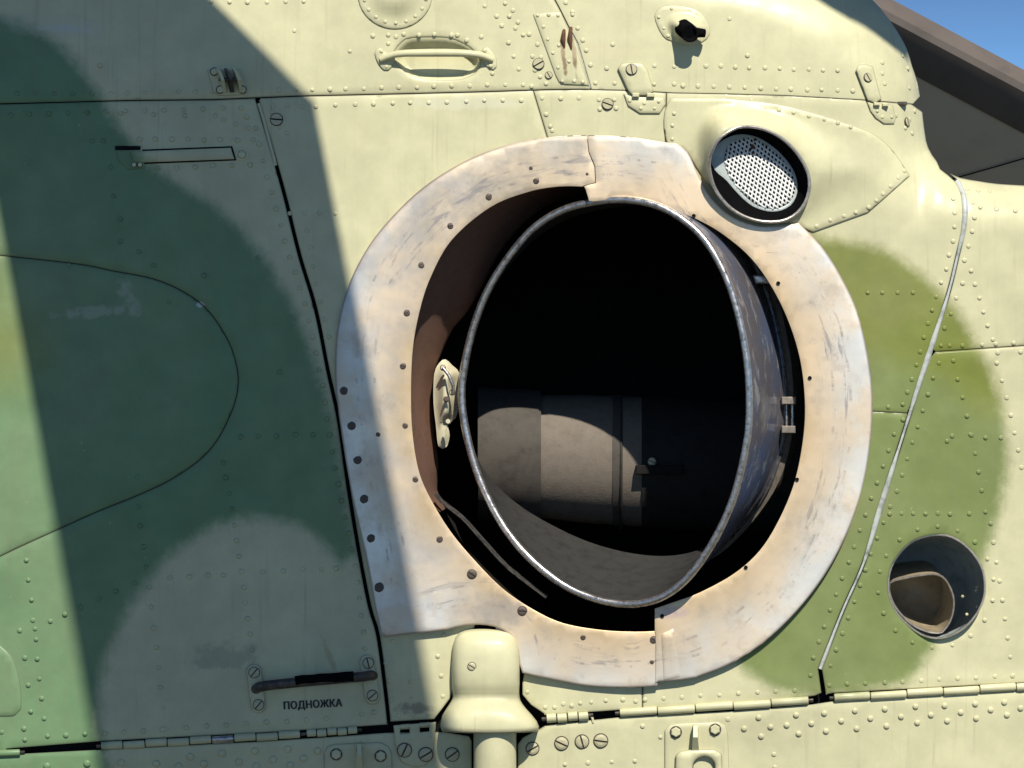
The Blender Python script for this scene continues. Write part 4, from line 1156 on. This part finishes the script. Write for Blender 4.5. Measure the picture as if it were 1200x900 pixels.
# stencil word under the bar
def stencil(txt, x, y, ang, width, height, label):
    cu = bpy.data.curves.new("lettering", 'FONT')
    cu.body = txt; cu.size = 1.0; cu.extrude = 0.0; cu.offset = 0.006; cu.space_character = 1.08
    o = bpy.data.objects.new("lettering_source", cu); col.objects.link(o)
    dg = bpy.context.evaluated_depsgraph_get()
    me = bpy.data.meshes.new_from_object(o.evaluated_get(dg))
    v = np.array([q.co for q in me.vertices])
    bpy.data.objects.remove(o)
    mn, mx = v.min(0), v.max(0)
    sx = width / (mx[0] - mn[0]); sy = height / (mx[1] - mn[1])
    lx = (v[:, 0] - mn[0]) * sx; ly = -(v[:, 1] - mn[1]) * sy
    c, s = math.cos(ang), math.sin(ang)
    X = x + lx * c - ly * s; Y = y + lx * s + ly * c
    n0 = len(X)
    co = np.vstack([np.stack([X + dx, Y + dy, F(X, Y) - dz], 1) for dx, dy, dz in ((0, 0, .7), (.55, 0, .8), (1.0, 0.1, .9), (.5, .35, 1.0))])
    fc = [tuple(i + n0 * q for i in p.vertices) for q in range(4) for p in me.polygons]
    return mesh_obj("lettering", PA(co), fc, M_INK, HELI, False, label)
stencil("ПОДНОЖКА", 332.5, 833.2, math.radians(-3.0), 68, 11.2, "black stencilled word ПОДНОЖКА under the step bar")

# ================================================================== HINGES ALONG THE LOWER SEAM
def hinge(x0, y0, x1, y1, seglen, r, label, shiny=()):
    g = group_part("hinge", label)
    L = math.hypot(x1 - x0, y1 - y0); n = max(1, round(L / seglen))
    for i in range(n):
        a = i / n + 0.6 / L; b = (i + 1) / n - 0.6 / L
        dd = lambda q: float(F(x0 + (x1 - x0) * q, y0 + (y1 - y0) * q)) - 0.5
        pa = (x0 + (x1 - x0) * a, y0 + (y1 - y0) * a, dd(a)); pb = (x0 + (x1 - x0) * b, y0 + (y1 - y0) * b, dd(b))
        mid = [(pa[0] + (pb[0] - pa[0]) * q, pa[1] + (pb[1] - pa[1]) * q + (0.5 if i % 2 else -0.4), pa[2] + (pb[2] - pa[2]) * q) for q in (0, .03, .97, 1)]
        tube("hinge_knuckle", mid, [r * .86, r, r, r * .86], M_PAINT if i not in shiny else M_BEAD, g, 12, camo=(i not in shiny))
    tube("hinge_pin", [(x0 - 5, y0 + 5 * (y0 - y1) / L, dd(0)), (x1 + 5, y1 - 5 * (y0 - y1) / L, dd(1))], r * .45, M_STEEL, g, 8)
    return g
hinge(-40, 884.5, 24, 881.5, 32, 4.2, "hinge end at the left edge of the photo")
hinge(118, 874.5, 352, 860.5, 27, 4.6, "long hinge under the door panel", shiny=(5,))
hinge(359, 859.6, 419, 855.5, 12, 4.4, "short stepped hinge at the door corner")
hinge(640, 842.5, 690, 838.5, 12.5, 5.4, "short hinge right of the drain pipe")
hinge(726, 835.8, 948, 821.0, 44, 4.8, "long hinge under the exhaust")
hinge(977, 818.0, 1276, 800.0, 41, 4.8, "long hinge under the rear panel")
tube("hinge_tail", [(690, 838, 0), (694, 841, 0), (695, 847, 1)], 1.6, M_CREAMP, HELI, 8)

# hinge strap with two slots beside the drain pipe
HS = group_part("hinge_strap", "pointed strap with two slots and two screws")
slots = [[(469, 854), (480, 853), (480, 859), (469, 860)], [(492, 852), (503, 851), (503, 857), (492, 858)]]
panel("strap_plate", [(461, 850), (511, 846), (509, 870), (506, 888), (498, 897), (486, 899), (470, 893), (463, 872)], slots, off=3.4, th=6, gap=0, rnd=1.3, drop=1, grid=7, step=4, parent=HS)
for x, y, a in ((474, 879, 115), (499, 884, 150)): screw(x, y, 7.8, a, HS, SCREW, off=3.6)
for x0, y0 in ((469, 850), (492, 848)): tube("strap_roll", [(x0, y0 + 2, 1), (x0 + 11, y0 + 1.2, 1)], 3.2, M_PAINT, HS, 10, camo=True)

for x, y, r, a, pr in ((530, 884, 7.6, 145, Fl), (624, 877, 7.2, 150, Fr), (658, 871, 7.6, 25, Fr), (682, 869, 7.6, 75, Fr), (704, 868, 7.8, 8, Fr)):
    screw(x, y, r, a, pr, SCREW, off=0.2, label=None)

# bolted mounting pads on the belly panels
def pad(poly, bolts, lug, label):
    g = group_part("mounting_pad", label)
    panel("pad_plate", poly, off=3.0, th=5, gap=0, rnd=1.6, drop=1.4, grid=7, step=4, parent=g)
    for x, y in bolts: hexbolt(x, y, 6.0, g, off=3)
    x, y = lug
    d = float(F(x, y))
    V = []
    for dx in (-2.6, 2.6):
        V += [(x + dx, y - 14, d - 2), (x + dx, y - 12, d - 15), (x + dx, y + 2, d - 20), (x + dx * 1.6, y + 18, d - 8), (x + dx * 1.6, y + 18, d - 2)]
    f = [tuple(range(5)), tuple(range(5, 10))[::-1]] + [(i, 5 + i, 5 + (i + 1) % 5, (i + 1) % 5) for i in range(5)]
    mesh_obj("pad_lug", PA(np.array(V, float)), f, M_CREAMP, g, False)
    tube("lug_pin", [(x - 3.2, y - 6, d - 12), (x + 3.2, y - 6, d - 12)], 3.0, M_STEEL, g, 10)
    return g
pad([(380, 945), (380, 882), (384, 875), (392, 872), (446, 870), (455, 875), (459, 884), (461, 945)], [(394, 884), (446, 886)], (421, 884), "bolted mounting pad below the door")
pr_ = pad([(779, 945), (779, 856), (784, 850), (792, 848), (842, 846), (850, 850), (853, 858), (856, 945)], [(792, 858), (838, 855)], (815, 862), "bolted mounting pad below the exhaust")
boss = [(790, 945), (792, 885), (797, 880), (812, 878), (838, 878), (846, 883), (849, 945)]
panel("pad_boss", boss, [ell(825, 899, 13, 12, 24)], off=11, th=9, gap=0, rnd=3, drop=3.5, grid=6, step=4, parent=pr_)
loft("boss_bore", [[(825 + r * math.cos(t), 899 + r * math.sin(t), float(F(825, 899)) - o) for t in np.linspace(0, 2 * math.pi, 24, endpoint=False)] for r, o in ((13, 9), (12, -8))], M_BLACK, pr_, True, True)

# ================================================================== DRAIN PIPE UNDER ITS MOULDED HOOD
DP = group_part("drain_pipe", "cream moulded hood over a vertical drain pipe below the exhaust")
rows_ = [(737, 552, 578, 3, 2.4), (738.5, 545, 588, 9, 2.6), (741.5, 538, 597, 17, 2.9), (747, 533.5, 603, 24, 3.3), (756, 530.5, 607, 28.5, 3.6), (770, 529.5, 608.5, 31, 3.8), (785, 529, 609, 32, 3.8), (800, 529.5, 609, 32, 3.8), (808, 530, 608.5, 30, 3.6), (813, 530.5, 608.5, 27, 3.4), (817, 530.5, 609, 26.5, 3.2),
         (821, 529, 610, 29, 3.0), (826, 526, 613, 34, 3.0), (832, 522, 618, 39, 3.2), (838, 518.5, 623.5, 42.5, 3.5), (845, 516.5, 629, 44.5, 3.8), (851, 516, 631.5, 45, 4.0), (855.5, 517, 631, 44.5, 4.0), (857.5, 519, 629, 43, 4.0)]
rr = []
for y, xl, xr, h, e in rows_:
    c, a = (xl + xr) / 2, (xr - xl) / 2
    r_ = []
    for t in np.linspace(math.pi, 0, 33):
        ct, st_ = math.cos(t), math.sin(t)
        r_.append((c + a * math.copysign(abs(ct) ** (2 / e), ct), y + (2.2 * (1 - abs(ct)) if y > 840 else 0), float(F(c, min(y, 840))) + 3 - (h + 3) * abs(st_) ** (2 / e)))
    rr.append(r_)
inner_ring = [(575 + (x - 575) * .9, y - 1, d * .85 + 2) for x, y, d in rr[-1]]
inner_up = [(575 + (x - 575) * .6, y - 22, d * .7 + 6) for x, y, d in rr[-1]]
loft("pipe_hood", rr + [inner_ring, inner_up], M_PAINT, DP, False, flip=True, camo=[0, 0, 0, 0, 0, 0, 0, 0, .2, .55, .6, .4, .1, 0, 0, .1, .3, .8, 1, 1, 1])
tube("down_pipe", [(580, 836, -12), (580, 858, -13), (580, 900, -13), (580, 960, -12)], 25, M_PAINT, DP, 28, camo=True)
screw(553, 781, 4.6, 30, DP, SCREW, off=31.5, name="dome_screw")
rivets([(600, 760)], DP, r=2.4, off=19)

# ================================================================== ROUND DRAIN OPENING
DO = group_part("drain_opening", "round duct opening with a thin brown pipe end inside")
hc = (1097, 688)
h1 = by_angle(HOLE, hc, 60)
hd = float(F(1097, 688))
loft("duct_liner", [[(x, y, hd + 1) for x, y in h1], [(hc[0] + (x - hc[0]) * .99 , hc[1] + (y - hc[1]) * .99, hd + 40) for x, y in h1], [(hc[0] - 22 + (x - hc[0]) * .93, hc[1] + 8 + (y - hc[1]) * .93, hd + 110) for x, y in h1]], M_LINER, DO, True, True)
rivets([(1139, 665), (1145, 688), (1144, 692), (1128, 699), (1145, 711), (1133, 720)], DO, r=2.0, off=-30)
tube("duct_edge", [(x, y, hd - .4) for x, y in h1], 1.3, M_RIM, DO, 6, True)
PI_ = catmull([(1043, 683), (1063, 677), (1080, 674), (1097, 673), (1107, 678), (1115, 692), (1118, 705), (1116, 721), (1110, 734), (1104, 741), (1090, 741), (1069, 732), (1052, 715), (1044, 700)], True, 5)
pi = by_angle(PI_, (1085, 708), 48)
loft("inner_pipe", [[(x, y, hd + 26 + (y - 705) * 0.1) for x, y in pi], [(x - 6, y - 7, hd + 60) for x, y in pi], [(x - 14, y - 16, hd + 106) for x, y in pi]], M_PIPEBROWN, DO, True, True)
tube("pipe_lip", [(x, y, hd + 26 + (y - 705) * 0.1) for x, y in pi], 1.2, M_RIM, DO, 6, True)

# ================================================================== ROTOR BLADES
def blade(name, le0, le1, te0, te1, thick, label, spar=0.28, mat=None):
    """aerofoil slab between two chord lines; world points"""
    prof = [(0, 0), (.01, .5), (.05, .85), (.15, 1.0), (.28, .98), (.55, .7), (.85, .3), (1, .05)]
    V = []; Fc = []
    a0, a1, b0, b1 = (Vector(q) for q in (le0, le1, te0, te1))
    nv = (b0 - a0).cross(a1 - a0).normalized()
    if nv.z < 0: nv = -nv
    full = [(c, h) for c, h in prof] + [(c, -h * .75) for c, h in prof[::-1][:-1]]
    m = len(full); ns = 12
    for s in range(ns + 1):
        q = s / ns
        l = a0.lerp(a1, q); t = b0.lerp(b1, q)
        for c, h in full: V.append(l.lerp(t, c) + nv * (h * thick * .5))
    for s in range(ns):
        for i in range(m):
            j = (i + 1) % m
            Fc.append((s * m + i, s * m + j, (s + 1) * m + j, (s + 1) * m + i))
    Fc.append(tuple(range(m))[::-1]); Fc.append(tuple(ns * m + i for i in range(m)))
    o = mesh_obj(name, V, Fc, mat or M_AFT, HELI, True, label, sharp=30)
    # the spar: a slightly prouder dark leading box
    sp_ = [(0, 0), (.004, .6), (.03, .92), (.10, 1.08), (.20, 1.10), (.262, 1.02), (.268, .9)]
    sp_ = sp_ + [(c, -h * .8) for c, h in sp_[::-1][:-1]]
    m2 = len(sp_); V2 = []; F2 = []
    for s in range(ns + 1):
        q = s / ns; l = a0.lerp(a1, q); t = b0.lerp(b1, q)
        for c, h in sp_: V2.append(l.lerp(t, c - .003) + nv * (h * thick * .5))
    for s in range(ns):
        for i in range(m2):
            j = (i + 1) % m2; F2.append((s * m2 + i, s * m2 + j, (s + 1) * m2 + j, (s + 1) * m2 + i))
    F2.append(tuple(range(m2))[::-1]); F2.append(tuple(ns * m2 + i for i in range(m2)))
    mesh_obj("blade_spar", V2, F2, M_BLADE, o, True, None, sharp=30)
    for k in (.26, .72):          # narrow joints between the trailing pockets
        q0, q1 = k - .0022, k + .0022
        jv = []
        for q in (q0, q1):
            l = a0.lerp(a1, q); t = b0.lerp(b1, q)
            for c, h in ((.3, -.73), (.55, -.525), (.85, -.225), (.99, -.04)): jv.append(l.lerp(t, c) + nv * (h * thick * .5 - .004))
        mesh_obj("pocket_joint", jv, [(i, i + 1, 5 + i, 4 + i) for i in range(3)], M_GAP, o, False)
    return o

def up_to(px, py, z, d=None):
    """point at height z on the sun ray that lands on the skin at design coords"""
    p = Vector(P(px, py, float(F(px, py)) if d is None else d))
    t = (z - p.z) / (-SUN.z)
    return p - SUN * t
# blade overhead: it throws the broad shadow over the door panel
ZB = 1.75
K = up_to(369, 133, ZB); R1 = up_to(513, 860, ZB); L0 = up_to(1, 265, ZB); L1_ = up_to(107, 860, ZB)
T0 = up_to(236, 0, ZB)
dr = (R1 - K); dl = (L1_ - L0)
Rfar = K + dr * 6; Lfar = L0 + dl * 7.4
Lroot = L0 - dl * 0.46
blade("rotor_blade", K, Rfar, Lroot, Lfar, 0.05, "main rotor blade overhead whose shadow falls on the door")
# its tapered root runs inboard from the corner of the shadow
Kroot = K + (T0 - K) * 1.9
V = []
for q in (K, Kroot, Lroot + (Kroot - K) * 0.12, Lroot):
    V.append(q + Vector((0, 0, .02)))
for q in (K, Kroot, Lroot + (Kroot - K) * 0.12, Lroot):
    V.append(q - Vector((0, 0, .02)))
mesh_obj("blade_root", V, [(0, 1, 2, 3), (7, 6, 5, 4), (0, 4, 5, 1), (1, 5, 6, 2), (2, 6, 7, 3), (3, 7, 4, 0)], M_BLADE, HELI, False, "tapered root of the overhead rotor blade")
# added unseen plate, outlined to throw the small shade on the cowl end
ZH = 1.9
pts = [up_to(x, y, ZH) for x, y in ((930, -24), (972, 0), (992, 11), (1013, 21), (1032, 35), (1045, 45), (1060, 58))]
ext = Vector((0.25, 0.9, 0))
top = [p for p in pts] + [pts[-1] + Vector((.02, .10, 0)), pts[-1] + Vector((.05, .5, 0)), pts[0] + Vector((-.1, .5, 0))]
n = len(top)
V = [p + Vector((0, 0, .03)) for p in top] + [p - Vector((0, 0, .03)) for p in top]
mesh_obj("cowl_shade_plate", V, [tuple(range(n)), tuple(range(n, 2 * n))[::-1]] + [(i, n + i, n + (i + 1) % n, (i + 1) % n) for i in range(n)], M_BLADE, HELI, False, "added unseen plate that shades the rounded end of the cowl")

# blade seen behind the fuselage, top right
d1, d2 = 700, 1500
le0 = P(960, -37, d1); le1 = P(1420, 208, d1 + 150)
te0 = P(735, 42, d1 + 160); te1 = P(1195, 287, d1 + 310)
blade("rotor_blade", le0, le1, te0, te1, 0.09, "brown rotor blade seen from below behind the rounded cowl end")
